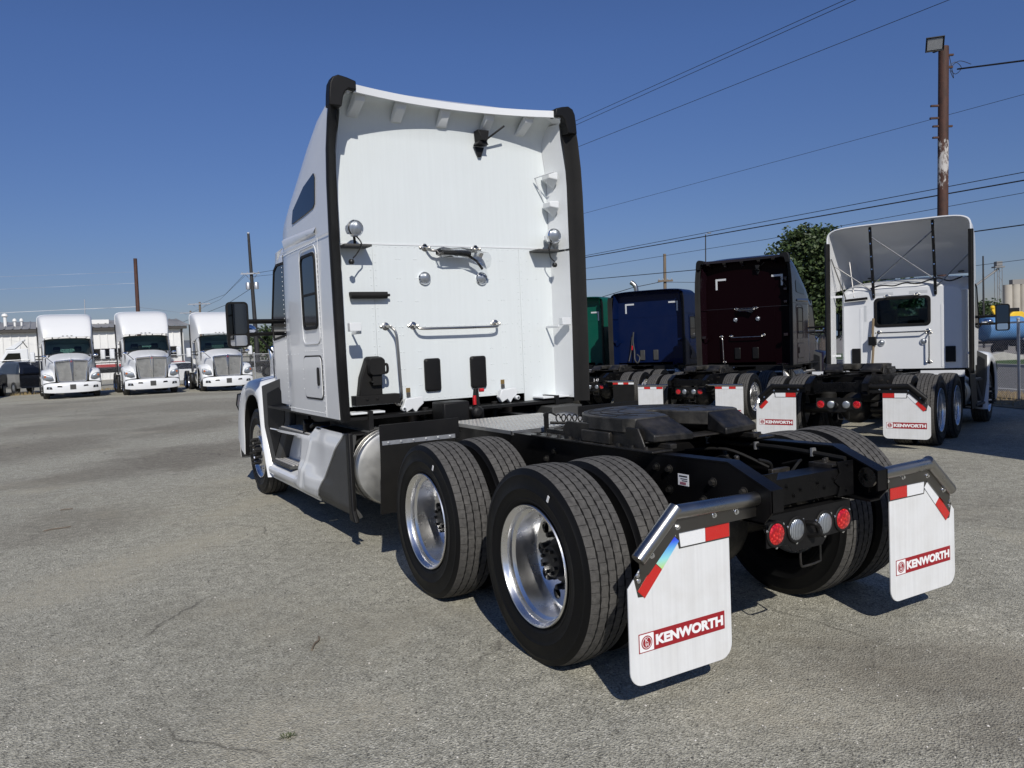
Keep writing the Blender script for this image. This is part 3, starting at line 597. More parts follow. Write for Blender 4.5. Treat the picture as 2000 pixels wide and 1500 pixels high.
    k = MB(); k.box(-.42, .42, .0, .14, 1.045, 1.055); k.box(-.30, .30, .62, .78, 1.02, 1.05); k.tube(smooth([(-.3, .75, 1.06), (-.28, .5, 1.08), (-.2, .35, 1.09), (.1, .3, 1.08)]), .012, 8); k.cyl((-.33, .30, 1.06), (-.33, .62, 1.06), .03, n=12); k.build('slider_plate', 'greasy', root, 30, .003)
    # wheels
    for s in (-1, 1):
        for y in (0, 1.32):
            wheel(root, s*1.203, y, 'drive', detail if s < 0 or detail < 2 else 1); wheel(root, s*.875, y, 'inner', 0)
        wheel(root, s*1.175, yF, 'steer', detail)
    k = MB(); k.cyl((-.95, yF, .48), (.95, yF, .48), .06, n=12); k.build('steer_axle', 'greasy', root)
def smooth(P, n=6):
    P = [Vector(p) for p in P]; out = []
    for i in range(len(P)-1):
        p0, p1, p2, p3 = P[max(i-1, 0)], P[i], P[i+1], P[min(i+2, len(P)-1)]
        for j in range(n):
            t = j/n; out.append(.5*((2*p1)+(-p0+p2)*t+(2*p0-5*p1+4*p2-p3)*t*t+(-p0+3*p1-3*p2+p3)*t**3))
    out.append(P[-1]); return out
# ================================================================== cab pieces shared by all trucks (drawn for a front axle at y = 6.1)
def half_ring(y, W, zb, zs, H, conc=0, lean=0, p=.5, ns=7, na=14):
    L = []
    for i in range(ns): z = zb+(zs-zb)*i/(ns-1); L.append((W-lean*max(0, (z-1.9)/1.5)**2, y, z))
    Wt = L[-1][0]
    for i in range(1, na+1):
        t = rad(90*i/na); c = max(0, math.cos(t)); x = Wt*c**p; L.append((x, y, zs+(H-zs)*math.sin(t)**p-conc*(1-(x/Wt)**2)))
    return L
def full_ring(*a, **k):
    h = half_ring(*a, **k); return [(-x, y, z) for x, y, z in h]+[(x, y, z) for x, y, z in h[-2::-1]]
def side_panel(parent, name, m, s, x, poly, t=.004, bev=.003):
    mb = MB(); mb.prism(poly, 'x', s*x, s*(x+t)); return mb.build(name, m, parent, 30, bev)
def ypoly(P, dy): return [(a+dy, b_) for a, b_ in P]
def window_part(parent, s, x, poly, frame=.022, name='side_window', gm='dglass'):
    cy = sum(p[0] for p in poly)/len(poly); cz = sum(p[1] for p in poly)/len(poly)
    def off(d): return [(cy+(p[0]-cy)*(1+d/max(.05, math.hypot(p[0]-cy, p[1]-cz))), cz+(p[1]-cz)*(1+d/max(.05, math.hypot(p[0]-cy, p[1]-cz)))) for p in poly]
    k = plate(off(frame), [poly], 'x', s*x, s*(x+.014)); f = k.build(name, 'rub', parent, 30, .003)
    g = MB(); g.prism(poly, 'x', s*(x+.001), s*(x+.005)); g.build('pane', gm, f); return f
def smooth2(P, n=4): return [(v.x, v.y) for v in smooth([(a, b_, 0) for a, b_ in P], n)]

def front_end(root, dy, paint, detail=1, mirror_paint='blk', cabW=1.07):
    Y = lambda y: y+dy
    # windscreen, pillars, cowl
    g = MB(); us = [i/10*2-1 for i in range(11)]; vs = [i/5 for i in range(6)]
    def ws(u, v):
        xb, yb, zb = .99*u, 5.97-.27*u*u, 2.09-.06*u*u; xt, yt, zt = .94*u, 5.50-.13*u*u, 2.80-.05*u*u
        return (xb+(xt-xb)*v, Y(yb+(yt-yb)*v+.03*math.sin(math.pi*v)), zb+(zt-zb)*v)
    g.grid(ws, us, vs); wsd = g.build('windscreen', 'wglass', root, 60)
    f = MB(); f.tube([ws(u, 0) for u in us], .018, 6); f.tube([ws(u, 1) for u in us], .016, 6); f.tube([ws(1, v) for v in vs], .028, 6); f.tube([ws(-1, v) for v in vs], .028, 6); f.build('windscreen_seal', 'blk', wsd)
    for s in (-1, 1):
        k = MB(); k.loft([[(s*(.96), Y(5.36), 2.76), (s*1.045, Y(5.30), 2.72), (s*1.045, Y(5.22), 2.72), (s*.97, Y(5.28), 2.78)], [(s*.995, Y(5.71), 2.02), (s*1.05, Y(5.62), 1.95), (s*1.05, Y(5.50), 1.95), (s*.98, Y(5.60), 2.02)]], True, True, True); k.build('windscreen_pillar', paint, root, 40)
    k = MB()
    for s in (-1, 1):       # lower cab side ahead of the door
        k.loft([[(s*cabW, Y(5.40), 1.05), (s*cabW, Y(5.40), 1.5), (s*cabW, Y(5.40), 1.98)], [(s*1.04, Y(5.65), 1.1), (s*1.04, Y(5.65), 1.5), (s*1.04, Y(5.65), 2.0)], [(s*.90, Y(5.98), 1.2), (s*.92, Y(5.98), 1.6), (s*.86, Y(5.98), 2.03)]], False)
    k.grid(lambda u, v: (u*(1.04-.18*v), Y(5.65+.33*v)+.0*u, 2.0+.05*(1-u*u)-.01*v), us, [0, .5, 1])
    k.build('cowl', paint, root, 40)
    # bonnet
    S = [(5.93, 2.10, .86, 1.90, .98, 1.25), (6.2, 2.04, .80, 1.84, .92, 1.22), (6.6, 1.95, .74, 1.75, .84, 1.2), (7.0, 1.84, .70, 1.66, .76, 1.15), (7.2, 1.78, .68, 1.60, .72, 1.0), (7.30, 1.72, .655, 1.55, .68, .9)]
    rings = []
    for y, zt, xs, zs_, xl, zl in S:
        h = [(xl, zl), (xl, (zl+zs_)/2), ((xl+xs)/2+.01, zs_-.06), (xs-.02, zs_+.02), (xs*.80, zs_+.6*(zt-zs_)), (xs*.4, zt-.012), (.05, zt), (0, zt+.006)]
        h = smooth2(h, 3); rings.append([(-a, Y(y), b_) for a, b_ in h]+[(a, Y(y), b_) for a, b_ in h[-2::-1]])
    k = MB(); k.loft(rings, False); k.build('bonnet', paint, root, 50)
    # front wings with wheel arches
    N = 26
    top = smooth2([(5.48, .27), (5.60, .55), (5.685, .82), (5.70, 1.05), (5.73, 1.22), (5.86, 1.31), (6.1, 1.345), (6.5, 1.33), (6.85, 1.25), (7.08, 1.10), (7.20, .95), (7.26, .74)], 5)
    arch = smooth2([(5.52, .27), (5.645, .55), (5.735, .82), (5.77, .98), (5.86, 1.10), (6.1, 1.165), (6.4, 1.13), (6.60, .99), (6.70, .80), (6.72, .62), (6.74, .5), (6.76, .40)], 5)
    def samp(P, n):
        L = [0]
        for a, b_ in zip(P, P[1:]): L.append(L[-1]+math.hypot(b_[0]-a[0], b_[1]-a[1]))
        out = []
        for i in range(n):
            t = L[-1]*i/(n-1); j = max(q for q in range(len(L)) if L[q] <= t+1e-9); j = min(j, len(P)-2); q = (t-L[j])/(L[j+1]-L[j]); out.append((P[j][0]+(P[j+1][0]-P[j][0])*q, P[j][1]+(P[j+1][1]-P[j][1])*q))
        return out
    tp = samp(top, N); ar = samp(arch, N)
    for s in (-1, 1):
        def R(x, P, d=0, dz=0): return [(s*x, Y(p[0]), p[1]+dz) for p in P]
        mid = [((a[0]*.45+b_[0]*.55), (a[1]*.45+b_[1]*.55)) for a, b_ in zip(ar, tp)]
        inn = [(p[0], max(.5, p[1]-.02)) for p in tp]
        k = MB(); k.loft([R(.60, ar), R(.9, ar), R(1.185, ar)], False); k.build('wheel_arch_liner', 'blk', root, 45)
        k = MB(); k.loft([R(1.186, ar), R(1.196, ar), R(1.215, [(a[0]*.85+b_[0]*.15, a[1]*.85+b_[1]*.15) for a, b_ in zip(ar, tp)]), R(1.205, mid), R(1.16, [(a[0]*.1+b_[0]*.9, a[1]*.1+b_[1]*.9) for a, b_ in zip(ar, tp)]), R(1.10, tp), R(.9, tp, 0, .03), R(.68, tp, 0, .05)], False)
        w = k.build('front_wing', paint, root, 45)
        # grey plastic panels behind the wheel
        WP = [(5.47, .30), (5.10, .86), (5.06, 1.28), (5.24, 1.37), (5.69, 1.28), (5.675, .82), (5.57, .5)]; px = lambda y: 1.04+(y-5.06)/.63*.150
        k = MB(); k.loft([[(s*.98, Y(p), q_) for p, q_ in WP], [(s*px(p), Y(p), q_) for p, q_ in WP]], True, True, True)
        q = k.build('wheel_well_panel', 'greyp', root, 30, .01)
        RP = [(5.45, .50), (5.20, .90), (5.18, 1.2), (5.30, 1.27), (5.56, 1.20), (5.57, .85)]
        k = MB(); k.loft([[(s*(px(p)-.004), Y(p), q_) for p, q_ in RP], [(s*(px(p)+.006), Y(p), q_) for p, q_ in RP]], True, True, True); k.build('panel_rib', 'blk', q, 30, .004)
        k = MB(); k.prism(ypoly([(6.15-1.52+.03, 1.0), (5.36, 1.0), (5.36, 1.12), (4.64, 1.12)], dy), 'x', s*.98, s*1.02); k.build('sill_panel', 'blk', root, 30, .004)
        # headlamp
        h = MB(); P = [(.76, .90), (.80, 1.03), (.92, 1.10), (1.06, 1.14), (1.15, 1.13), (1.17, 1.0), (1.12, .88), (.9, .85)]
        def hy(x, z): return Y(7.285-.55*max(0, x-.80)**1.5-.12*max(0, z-.95))
        c = (.96, 1.0)
        def hv(t, e): 
            i = int(t) % 8; q = t-int(t); a, b_ = P[i], P[(i+1) % 8]; x = a[0]+(b_[0]-a[0])*q; z = a[1]+(b_[1]-a[1])*q
            x = c[0]+(x-c[0])*e; z = c[1]+(z-c[1])*e; return (s*x, hy(x, z)+.02+.02*(1-e*e), z)
        h.loft([[hv(j/2, e) for j in range(16)] for e in (1.04, .9, .6, .3, .02)], True); hl = h.build('headlamp', 'clear', w, 40)
        h = MB(); h.lathe([(.001, .01), (.045, .008), (.055, -.01)], (s*1.07, hy(1.07, 1.03)+.035, 1.03), (s*.3, 1, 0), 16); h.build('indicator', 'amber', w)
        h = MB(); h.tube([hv(j/2, 1.04) for j in range(16)], .008, 6, True); h.build('headlamp_rim', 'blk', w)
        # bonnet mirror on its thin arm
        mb = MB(); mb.tube(smooth([(s*.70, Y(7.0), 1.62), (s*.78, Y(6.95), 1.72), (s*.98, Y(6.85), 1.93)]), .014, 6); a = mb.build('bonnet_mirror', 'blk', root)
        mb = MB(); mb.ball((s*1.05, Y(6.87), 1.95), .10, 14, (1.1, .7, .7)); mb.build('mirror_cap', 'chrome', a)
        # main mirror on two arms
        mx = 1.48; my = Y(5.30)
        mb = MB(); mb.tube([(s*1.02, Y(5.42), 1.99), (s*(mx-.10), my+.03, 1.99)], .026, 8); mb.tube([(s*1.02, Y(5.45), 1.86), (s*(mx-.10), my+.03, 1.85)], .022, 8); mb.box(*sorted((s*1.0, s*1.05)), Y(5.36), Y(5.50), 1.82, 2.04)
        ma = mb.build('door_mirror', 'blk', root, 40)
        mb = MB(); R_ = []
        for yy, e in ((.0, 0), (.02, 0), (.09, .012), (.13, .05)): R_.append([(s*p, my+yy, q) for p, q in rrect(mx-.115+e, mx+.115-e, 1.715+e, 2.20-e, .045-min(.03, e*.3), 5)])
        mb.loft(R_, True, True, True); mb.build('mirror_housing', mirror_paint, ma, 40)
        mb = MB(); mb.prism([(s*p, q) for p, q in rrect(mx-.095, mx+.095, 1.86, 2.18, .03)], 'y', my-.004, my-.001); mb.build('mirror_glass', 'dmirror', ma)
        mb = MB(); mb.prism([(s*p, q) for p, q in rrect(mx-.085, mx+.085, 1.735, 1.845, .02)], 'y', my-.006, my-.001); mb.build('wide_mirror_glass', 'mirror', ma)
    # grille
    gr = [(-.69, 1.70), (-.60, .80), (-.50, .74), (.50, .74), (.60, .80), (.69, 1.70), (.62, 1.745), (.12, 1.775), (0, 1.80), (-.12, 1.775), (-.62, 1.745)]
    gi = [(-.62, 1.66), (-.545, .84), (-.47, .79), (.47, .79), (.545, .84), (.62, 1.66), (.57, 1.68), (.12, 1.70), (0, 1.715), (-.12, 1.70), (-.57, 1.68)]
    k = plate(gr, [gi], 'y', Y(7.33), Y(7.40)); G = k.build('grille_surround', 'chrome', root, 40, .015)
    k = MB(); k.prism(gi, 'y', Y(7.32), Y(7.34)); k.build('grille_mesh', 'mesh', G)
    k = MB()
    for i in range(21):
        z = .83+.04*i; hw = .54+(z-.84)/.82*.075-.01; k.box(-hw, hw, Y(7.34), Y(7.352), z, z+.010)
    k.build('grille_bars', 'steel', G, 30, kind='stuff')
    k = MB(); k.prism([(-.07, 1.78), (.07, 1.78), (.03, 1.1), (.022, .76), (-.022, .76), (-.03, 1.1)], 'y', Y(7.335), Y(7.42)); k.build('grille_centre_bar', 'chrome', G, 30, .012)
    k = MB(); k.lathe([(.045, 0), (.045, .012), (.036, .018), (.001, .018)], (0, Y(7.42), 1.69), (0, 1, 0), 24); em = k.build('emblem', 'banner', G)
    k = MB(); k.box(-.008, .008, Y(7.437), Y(7.44), 1.64, 1.72); k.box(-.03, .03, Y(7.437), Y(7.44), 1.672, 1.688); k.build('emblem_mark', 'chrome', G)
    # bumper
    def by(x): return Y(7.46-.34*abs(x/1.22)**2.6)
    xs = [-1.165+2.33*i/32 for i in range(33)]; pr_ = [(.0, .30), (.03, .27), (.05, .40), (.055, .56), (.035, .70), (-.02, .735), (-.10, .735)]
    k = MB(); k.grid(lambda x, j: (x, by(x)-.05+pr_[j][0], pr_[j][1]+(.05*(abs(x/1.2)**4) if j < 2 else 0)), xs, range(7)); 
    B = k.build('bumper', paint, root, 50)
    for s in (-1, 1):
        k = MB(); k.prism([(Y(7.12), .33), (Y(7.16), .80), (Y(6.74), .80), (Y(6.76), .38)], 'x', s*1.10, s*1.165); k.build('splash_guard', 'blk', root, 30, .006)
    for s in (-1, 1):
        for x0, x1, z0, z1 in ((.42, .63, .53, .60), (.82, 1.05, .45, .56)):
            h = MB(); P = [(x0, z0), (x1, z0+.01), (x1-.02, z1+.01), (x0+.03, z1)]; h.loft([[(s*p, by(p)+.001, q) for p, q in P], [(s*p, by(p)+.010, q) for p, q in P]], True, True, True); h.build('bumper_vent', 'blk', B, 30)
        h = MB(); h.lathe([(.04, 0), (.04, .008), (.001, .012)], (s*.94, by(.94)+.008, .505), (s*.2, 1, 0), 14); h.build('fog_lamp', 'clear', B)
    h = MB(); h.box(-.12, .12, by(0)+.004, by(0)+.018, .42, .64); h.build('number_plate', 'greyp', B)
    h = MB(); h.grid(lambda x, j: (x, by(x)-.06-.05*j, .29-.04*j), [-.7+1.4*i/8 for i in range(9)], range(2)); h.build('lower_lip', 'greyp', B)
    # seats and dark cabin floor seen through the glass
    k = MB(); k.box(-1.0, 1.0, Y(5.5), Y(5.8), 1.5, 1.98); k.build('dashboard', 'cabin', root, 30, .02)
    for s in (-1, 1):
        k = MB(); k.box(s*.45-.26, s*.45+.26, Y(4.75), Y(4.90), 1.5, 2.18); k.box(s*.45-.15, s*.45+.15, Y(4.75), Y(4.86), 2.18, 2.42); k.build('seat', 'cabin', root, 30, .04)
    k = MB(); k.lathe([(.20, 0), (.215, .012), (.22, 0), (.205, -.012), (.20, 0)], (-.45, Y(5.38), 1.95), (0, -.8, .5), 24); k.build('steering_wheel', 'cabin', root)

def steps_and_skirt(root, s, paint, dy, rear_y, detail=1):
    """side fairing below the cab: outer skin, two steps, rubber tail"""
    X = 1.2; n_ = 46
    seam = lambda z: rear_y+.18+(.95-z)/.68*.80
    def topz(y):
        y -= dy
        if y < 3.74: return .95
        if y < 3.98: return .95-.10*sstep(3.74, 3.98, y)
        return .85-.02*(y-3.98)
    def skin(y, t):
        z = .27+(topz(y)-.27)*t; yy = y-dy; x = X
        x -= .20*sstep(4.15, 4.60, yy)*sstep(.38, .47, z)*(1-sstep(.79, .815, z))           # recess behind the lower step
        x += .025*sstep(3.45, 3.9, yy)*(1-sstep(4.2, 4.5, yy))*(1-sstep(.50, .62, z))*sstep(.27, .34, z)
        x -= .05*(1-sstep(.27, .36, z))+.03*sstep(.80, .95, z)
        x -= .03*sstep(3.3, 3.75, yy)*sstep(.5, .85, z)
        c_ = 3.98+(.62-z)*.55; x += .014*(1-sstep(.0, .05, abs(yy-c_)))*sstep(.30, .36, z)*(1-sstep(.78, .84, z))
        x += .014*sstep(3.15, 3.35, yy)*(1-sstep(3.9, 4.0, yy))*sstep(.36, .40, z)*(1-sstep(.47, .53, z))
        return (s*x, y, z)
    ys = [rear_y+.05+i*(5.47+dy-rear_y-.05)/60 for i in range(61)]; ts = [i/36 for i in range(37)]
    mb = MB(); V = {}
    ys0 = [None]*25
    def f(u, t):
        z0 = .27+(.95-.27)*t; y0 = seam(z0) if seam(z0) > rear_y else rear_y; y = y0+(5.47+dy-y0)*u; return skin(y, t)
    mb.grid(f, [i/110 for i in range(111)], ts)
    sk = mb.build('side_skirt', paint, root, 40); solid(sk, .012)
    mb = MB(); mb.grid(lambda u, t: (skin((rear_y-.02-.10*(1-t)*.0)+(seam(.27+.68*t)-rear_y+.015)*u, t)), [i/16 for i in range(17)], ts); r = mb.build('rubber_skirt_tail', 'greyp', root, 40); solid(r, .03)
    mb = MB(); mb.prism([(rear_y-.03, .97), (rear_y+.05, .97), (rear_y+.05, .26), (rear_y-.09, .25), (rear_y-.03, .34)], 'x', s*(X-.03), s*(X+.012)); mb.build('skirt_tail_edge', 'blk', root, 30, .012)
    # shelf on top of the skirt
    mb = MB(); mb.box(*sorted((s*.80, s*1.16)), rear_y+.1, 3.75+dy, .93, .945); mb.build('skirt_shelf', 'blk', root, 30, .004)
    for nm, y0, y1, z, x1 in (('upper', 4.02, 5.10, .855, 1.17), ('lower', 4.66, 5.43, .478, 1.185)):
        mb = MB(); mb.box(*sorted((s*.93, s*x1)), y0+dy, y1+dy, z-.03, z)
        st = mb.build('step', 'greyp', root, 30, .006)
        mb = MB()
        for i in range(6): mb.box(*sorted((s*(.95+.036*i), s*(.97+.036*i))), y0+dy+.03, y1+dy-.03, z, z+.010)
        mb.build('step_tread', 'treadgrey', st, 30)
    mb = MB(); mb.obox((s*1.10, 4.20+dy, .90), (.05, 0, 0), (0, .03, .02), (0, -.02, .07)); mb.build('step_bracket', 'blk', root, 30, .008); mb = MB(); mb.tube([(s*1.13, 4.0+dy, .93), (s*1.13, 3.92+dy, .96), (s*1.0, 3.85+dy, .96)], .02, 8); mb.build('step_handle', 'blk', root, 30)
    mb = MB(); mb.lathe([(.035, 0), (.035, .03), (.02, .035), (.001, .035)], (s*1.02, 3.95+dy, .90), (0, 0, 1), 16); mb.build('filler_cap', mat('blue_cap', (.02, .08, .35), .4) if 'bluecap' not in MT else MT['bluecap'], root)
    mb = MB(); mb.prism([(2.9, .94), (4.6, .94), (4.6, 1.12), (2.9, 1.12)] if dy == 0 else ypoly([(rear_y-dy+.2, .94), (4.6, .94), (4.6, 1.12), (rear_y-dy+.2, 1.12)], dy), 'x', s*.92, s*.96); mb.build('under_cab_panel', 'blk', root)

def rivets(points, normal, r=.0055):
    mb = MB(); nn = Vector(normal)
    for p in points: mb.lathe([(r, 0), (r*.8, r*.5), (r*.1, r*.7)], p, nn, 6)
    return mb

def grab_bar(root, pts, m='steel', r=.0125, flanges=True, name='grab_bar'):
    mb = MB(); mb.tube(pts, r, 10); b_ = mb.build(name, m, root)
    if flanges:
        for p in (pts[0], pts[-1]):
            k = MB(); k.lathe([(.001, .004), (.03, .004), (.036, .0), (.036, -.004)], (p[0], p[1], p[2]), (0, -1, 0), 16)
            for a in (0, 180): k.ball((p[0]+.045*math.cos(rad(a)), p[1]-.004, p[2]), .013, 8)
            k.build('flange', m, b_)
    return b_
def round_lamp(root, c, r, ax=(0, -1, 0), name='work_lamp'):
    mb = MB(); mb.lathe([(r*.95, -.02), (r*1.12, -.012), (r*1.15, .004), (r*1.02, .014), (r*.98, .006)], c, ax, 32); o = mb.build(name, 'chrome', root)
    k = MB(); k.lathe([(r*.99, .0), (r*.98, .007), (r*.7, .016), (r*.3, .022), (.001, .023)], (0, 0, 0), ax, 28); l = k.build('lens', 'clear', o); l.location = c
    return o
def tank(root, s, y0, y1, r=.305, c=(.865, .665)):
    mb = MB(); mb.lathe([(.001, -.016), (r*.5, -.014), (r*.88, -.008), (r*.97, .0), (r, .014), (r*1.004, .03), (r, .04), (r, y1-y0-.03), (r*.95, y1-y0), (.001, y1-y0+.03)], (s*c[0], y0, c[1]), (0, 1, 0), 56)
    t = mb.build('fuel_tank', 'brush', root, 30)
    k = MB(); k.lathe([(r+.004, .10), (r+.012, .10), (r+.012, .16), (r+.004, .16)], (s*c[0], y0, c[1]), (0, 1, 0), 48); k.lathe([(r+.003, .028), (r+.006, .03), (r+.003, .036)], (s*c[0], y0, c[1]), (0, 1, 0), 48); k.build('tank_strap', 'steel', t)
def drive_guard(root, s, m='blk', y=2.03, top=1.085):
    mb = MB(); mb.box(*sorted((s*.56, s*1.205)), y-.004, y+.004, .93, top); a = mb.build('guard_plate', m, root, 30, .003)
    k = MB(); k.box(*sorted((s*.60, s*1.19)), y-.012, y-.006, .935, .965)
    for i in range(6): bolt(k, (s*(.64+.1*i), y-.012, .95), (0, -1, 0), .007, .008)
    k.build('guard_strip', 'galv', a, 30)
    k = MB(); k.grid(lambda u, v: (s*u, y+.0+.06*math.sin((1-v)*1.5)*(1-v), .42+.53*v), [.60, .8, 1.0, 1.205], [i/6 for i in range(7)]); q = k.build('front_mud_flap', 'rub', root, 40); solid(q, .01)
    k = MB(); bolt(k, (s*1.12, y+.02, .80), (0, -1, 0), .012, .012); k.build('flap_bolt', 'galv', q)

# ================================================================== sleeper body
def sleeper_truck(root, paint, wallm, roof='high', detail=2, yF=6.1, inner='inner', W=1.215, skirt=True):
    RL = -1
    if roof == 'high':
        S = [(2.92, W, 1.07, 3.46, 3.785, .0, .05, .45), (3.05, W, 1.07, 3.42, 3.83, .0, .05, .46), (3.3, W, 1.07, 3.27, 3.83, .0, .05, .50), (3.6, W, 1.07, 3.06, 3.77, 0, .05, .58), (3.9, W, 1.07, 2.88, 3.64, 0, .05, .65), (4.2, W, 1.07, 2.74, 3.47, 0, .05, .70), (4.40, W-.005, 1.07, 2.66, 3.33, 0, .05, .73), (4.47, W-.03, 1.07, 2.62, 3.28, 0, .05, .74)]
        C_ = [(4.475, 1.075, 1.05, 2.56, 3.25, 0, .02, .74), (4.8, 1.075, 1.05, 2.54, 3.08, 0, .02, .7), (5.1, 1.07, 1.05, 2.52, 2.95, 0, .02, .65), (5.32, 1.05, 1.9, 2.5, 2.86, 0, .02, .6), (5.47, 1.0, 2.3, 2.5, 2.81, 0, .0, .5)]
        ztop = 3.755; zcove = 3.60
    else:
        hi = 3.12 if roof == 'mid' else 3.35
        S = [(2.92, W, 1.07, hi-.22, hi, .0, .03), (3.2, W, 1.07, hi-.22, hi+.02, 0, .03), (3.8, W, 1.07, hi-.24, hi+.02, 0, .03), (4.40, W-.005, 1.07, 2.62, hi-.02, 0, .03), (4.47, W-.03, 1.07, 2.60, hi-.03, 0, .03)]
        C_ = [(4.475, 1.075, 1.05, 2.56, hi-.03, 0, .02), (4.8, 1.075, 1.05, 2.54, hi-.08, 0, .02), (5.1, 1.07, 1.05, 2.52, hi-.18, 0, .02), (5.32, 1.05, 1.9, 2.5, 2.86, 0, .02), (5.47, 1.0, 2.3, 2.5, 2.80, 0, .0)]
        ztop = hi-.04; zcove = hi-.22
    def lipy(x): return 2.965-.15*(min(1.1, abs(x))/1.0)**2
    RG = [full_ring(*q) for q in S]
    if roof == 'high': RG[0] = [(x, lipy(x)+.0 if z > 3.72 else 2.885-.03*sstep(3.3, 3.72, z), z) for x, y, z in RG[0]]; RG[1] = [(x, max(y, lipy(x)+.1), z) for x, y, z in RG[1]]
    mb = MB(); mb.loft(RG, False)
    body = mb.build('sleeper_body', paint, root, 50)
    solid(body, .018)
    mb = MB(); mb.loft([full_ring(*q) for q in C_[:3]], False)
    mb.loft([full_ring(*q) for q in C_[2:]], False)
    cab = mb.build('cab_body', paint, root, 50)
    mb = MB(); mb.box(-1.19, 1.19, 4.462, 4.472, 1.08, 2.6); mb.build('sleeper_bulkhead', 'cabin', root)
    mb = MB(); mb.box(-1.2, 1.2, 2.92, 5.4, 1.05, 1.075); mb.build('floor_pan', 'blk', root)
    # rear wall: three riveted panels below, one moulded panel and cove above
    xw = 1.075; yw = 3.13
    lower = 2.545
    prof = [(yw, lower+.003), (yw, zcove-.15), (yw-.004, zcove), (yw-.03, zcove+.10), (yw-.10, zcove+.18), (yw-.20, ztop-.01), (2.862, ztop)]
    pr2 = smooth2(prof[1:], 5); pr2 = [prof[0]]+pr2
    def cv(x, j):
        y, z = pr2[j]; e = (abs(x)/xw)
        drop = .05*sstep(0, 1, e)**2*0
        if roof == 'high' and j > 1:
            q = (j-1)/(len(pr2)-2); y1 = lipy(x)+.012; y = yw+(y1-yw)*q**1.6; z = zcove-.15+(ztop-.004-zcove+.15)*(1-(1-q)**2.2)
        return (x, y, z)
    mb = MB(); mb.grid(cv, [-xw+2*xw*i/24 for i in range(25)], range(len(pr2))); up = mb.build('upper_rear_panel', wallm, root, 50)
    if roof == 'high':      # moulded stiffeners under the roof lip
        L = [(-.975+1.95*i/24) for i in range(25)]
        k = MB(); k.loft([[(x, lipy(x)-.014, 3.722), (x, lipy(x)-.016, 3.782), (x, lipy(x)+.012, 3.788), (x, lipy(x)+.012, 3.722)] for x in L], True, True, True); k.build('roof_lip', paint, root, 40)
        for x in (-.90, -.50, -.06, .38, .76):
            y1 = lipy(x)+.02; k = MB(); P = [(-.042, yw-.045, 3.60), (.042, yw-.045, 3.60), (.042, y1+.02, 3.68), (-.042, y1+.02, 3.68)]; Q = [(-.058, yw-.01, 3.60), (.058, yw-.01, 3.60), (.058, y1, 3.752), (-.058, y1, 3.752)]
            k.loft([[(x+a1, b1, c1) for a1, b1, c1 in P], [(x+a1, b1, c1) for a1, b1, c1 in Q]], True, True, True); k.build('roof_stiffener', inner, root, 30, .008)
    for x0, x1, zb in ((-xw, -.768, 1.15), (-.766, .711, 1.15), (.713, xw, 1.05)):
        k = MB(); k.box(x0, x1, yw-.002, yw+.01, zb, lower); k.build('rear_panel', wallm, root, 30, .0015)
    k = MB(); k.box(-xw, xw, yw-.006, yw-.001, lower-.006, lower+.006); k.build('panel_seam_strip', inner, root)
    if detail:
        P = []
        for x in (-.79, -.745, .69, .735): P += [(x, yw-.002, 1.2+i*.066) for i in range(20)]
        for x in (-.55, -.52, -.38, -.36, .36, .38, .5, .53, .80, .9): P += [(x, yw-.002, z) for z in (1.3, 1.45, 1.6, 1.75, 1.82, 2.05, 2.25, 2.42)]
        P += [(-.70+i*.057, yw-.002, 1.825) for i in range(25)]+[(-.74+i*.06, yw-.002, 1.175) for i in range(24)]+[(-1.03+i*.06, yw-.002, 2.525) for i in range(35)]
        rivets(P, (0, -1, 0), .006).build('rivets', wallm, root, 40, kind='stuff')
    # closures between the wall and the rubber edge
    for s in (-1, 1):
        k = MB(); k.grid(lambda u, z: (s*(1.075+.058*u), yw-.245*u, z), [0, .15, .5, 1], [1.09, 1.6, 2.0, 2.50]); k.build('lower_closure', inner, root, 40)
        zt = ztop-.12
        k = MB(); k.grid(lambda u, z: (s*(1.062+.070*u-.06*sstep(zt-.5, zt+.05, z)), yw-.005-.24*u, z), [0, .12, .3, .6, 1], [2.52+(zt+.06-2.52)*i/8 for i in range(9)]); k.build('upper_closure', inner, root, 40)
        if detail:
            k = MB(); k.box(*sorted((s*1.0, s*1.10)), yw-.28, yw-.22, 1.79, 1.86); k.obox((s*.99, yw-.12, 1.78), (.006, 0, 0), (0, .11, .0), (0, .0, .012)); k.build('closure_bracket', inner, root, 30, .004)
            k = MB(); k.box(*sorted((s*.80, s*1.10)), yw-.20, yw-.002, 1.095, 1.112); k.build('lower_ledge', inner, root, 30, .004)
        if roof == 'high' and detail and s > 0:
            for z in (3.20, 2.93, 2.62):
                k = MB(); k.loft([[(s*1.075, yw-.02, z+.05), (s*1.075, yw-.19, z+.05), (s*1.075, yw-.19, z-.02), (s*1.075, yw-.10, z-.10), (s*1.075, yw-.02, z-.02)], [(s*.985, yw-.04, z+.045), (s*.985, yw-.17, z+.045), (s*.985, yw-.17, z-.005), (s*.985, yw-.10, z-.01), (s*.985, yw-.04, z-.005)]], True, True, True); k.build('closure_pocket', inner, root, 30, .008)
            k = MB(); k.tube([(s*.985, yw-.26, 3.235), (s*.90, yw-.05, 3.21), (s*1.02, yw-.01, 3.0)], .007, 6); k.build('stay_wire', inner, root)
        # black rubber trailing edge
        E_ = [(1.125, 1.228, 1.055), (1.13, 1.236, 1.5), (1.135, 1.24, 2.0), (1.138, 1.243, 2.5), (1.138, 1.238, 3.0), (1.132, 1.228, 3.26), (1.112, 1.205, 3.5), (1.085, 1.18, 3.66), (1.05, 1.155, 3.74)] if roof == 'high' else [(1.125, 1.228, 1.055), (1.13, 1.236, 2.0), (1.13, 1.236, zcove-.1), (1.10, 1.215, zcove+.06)]
        R_ = []
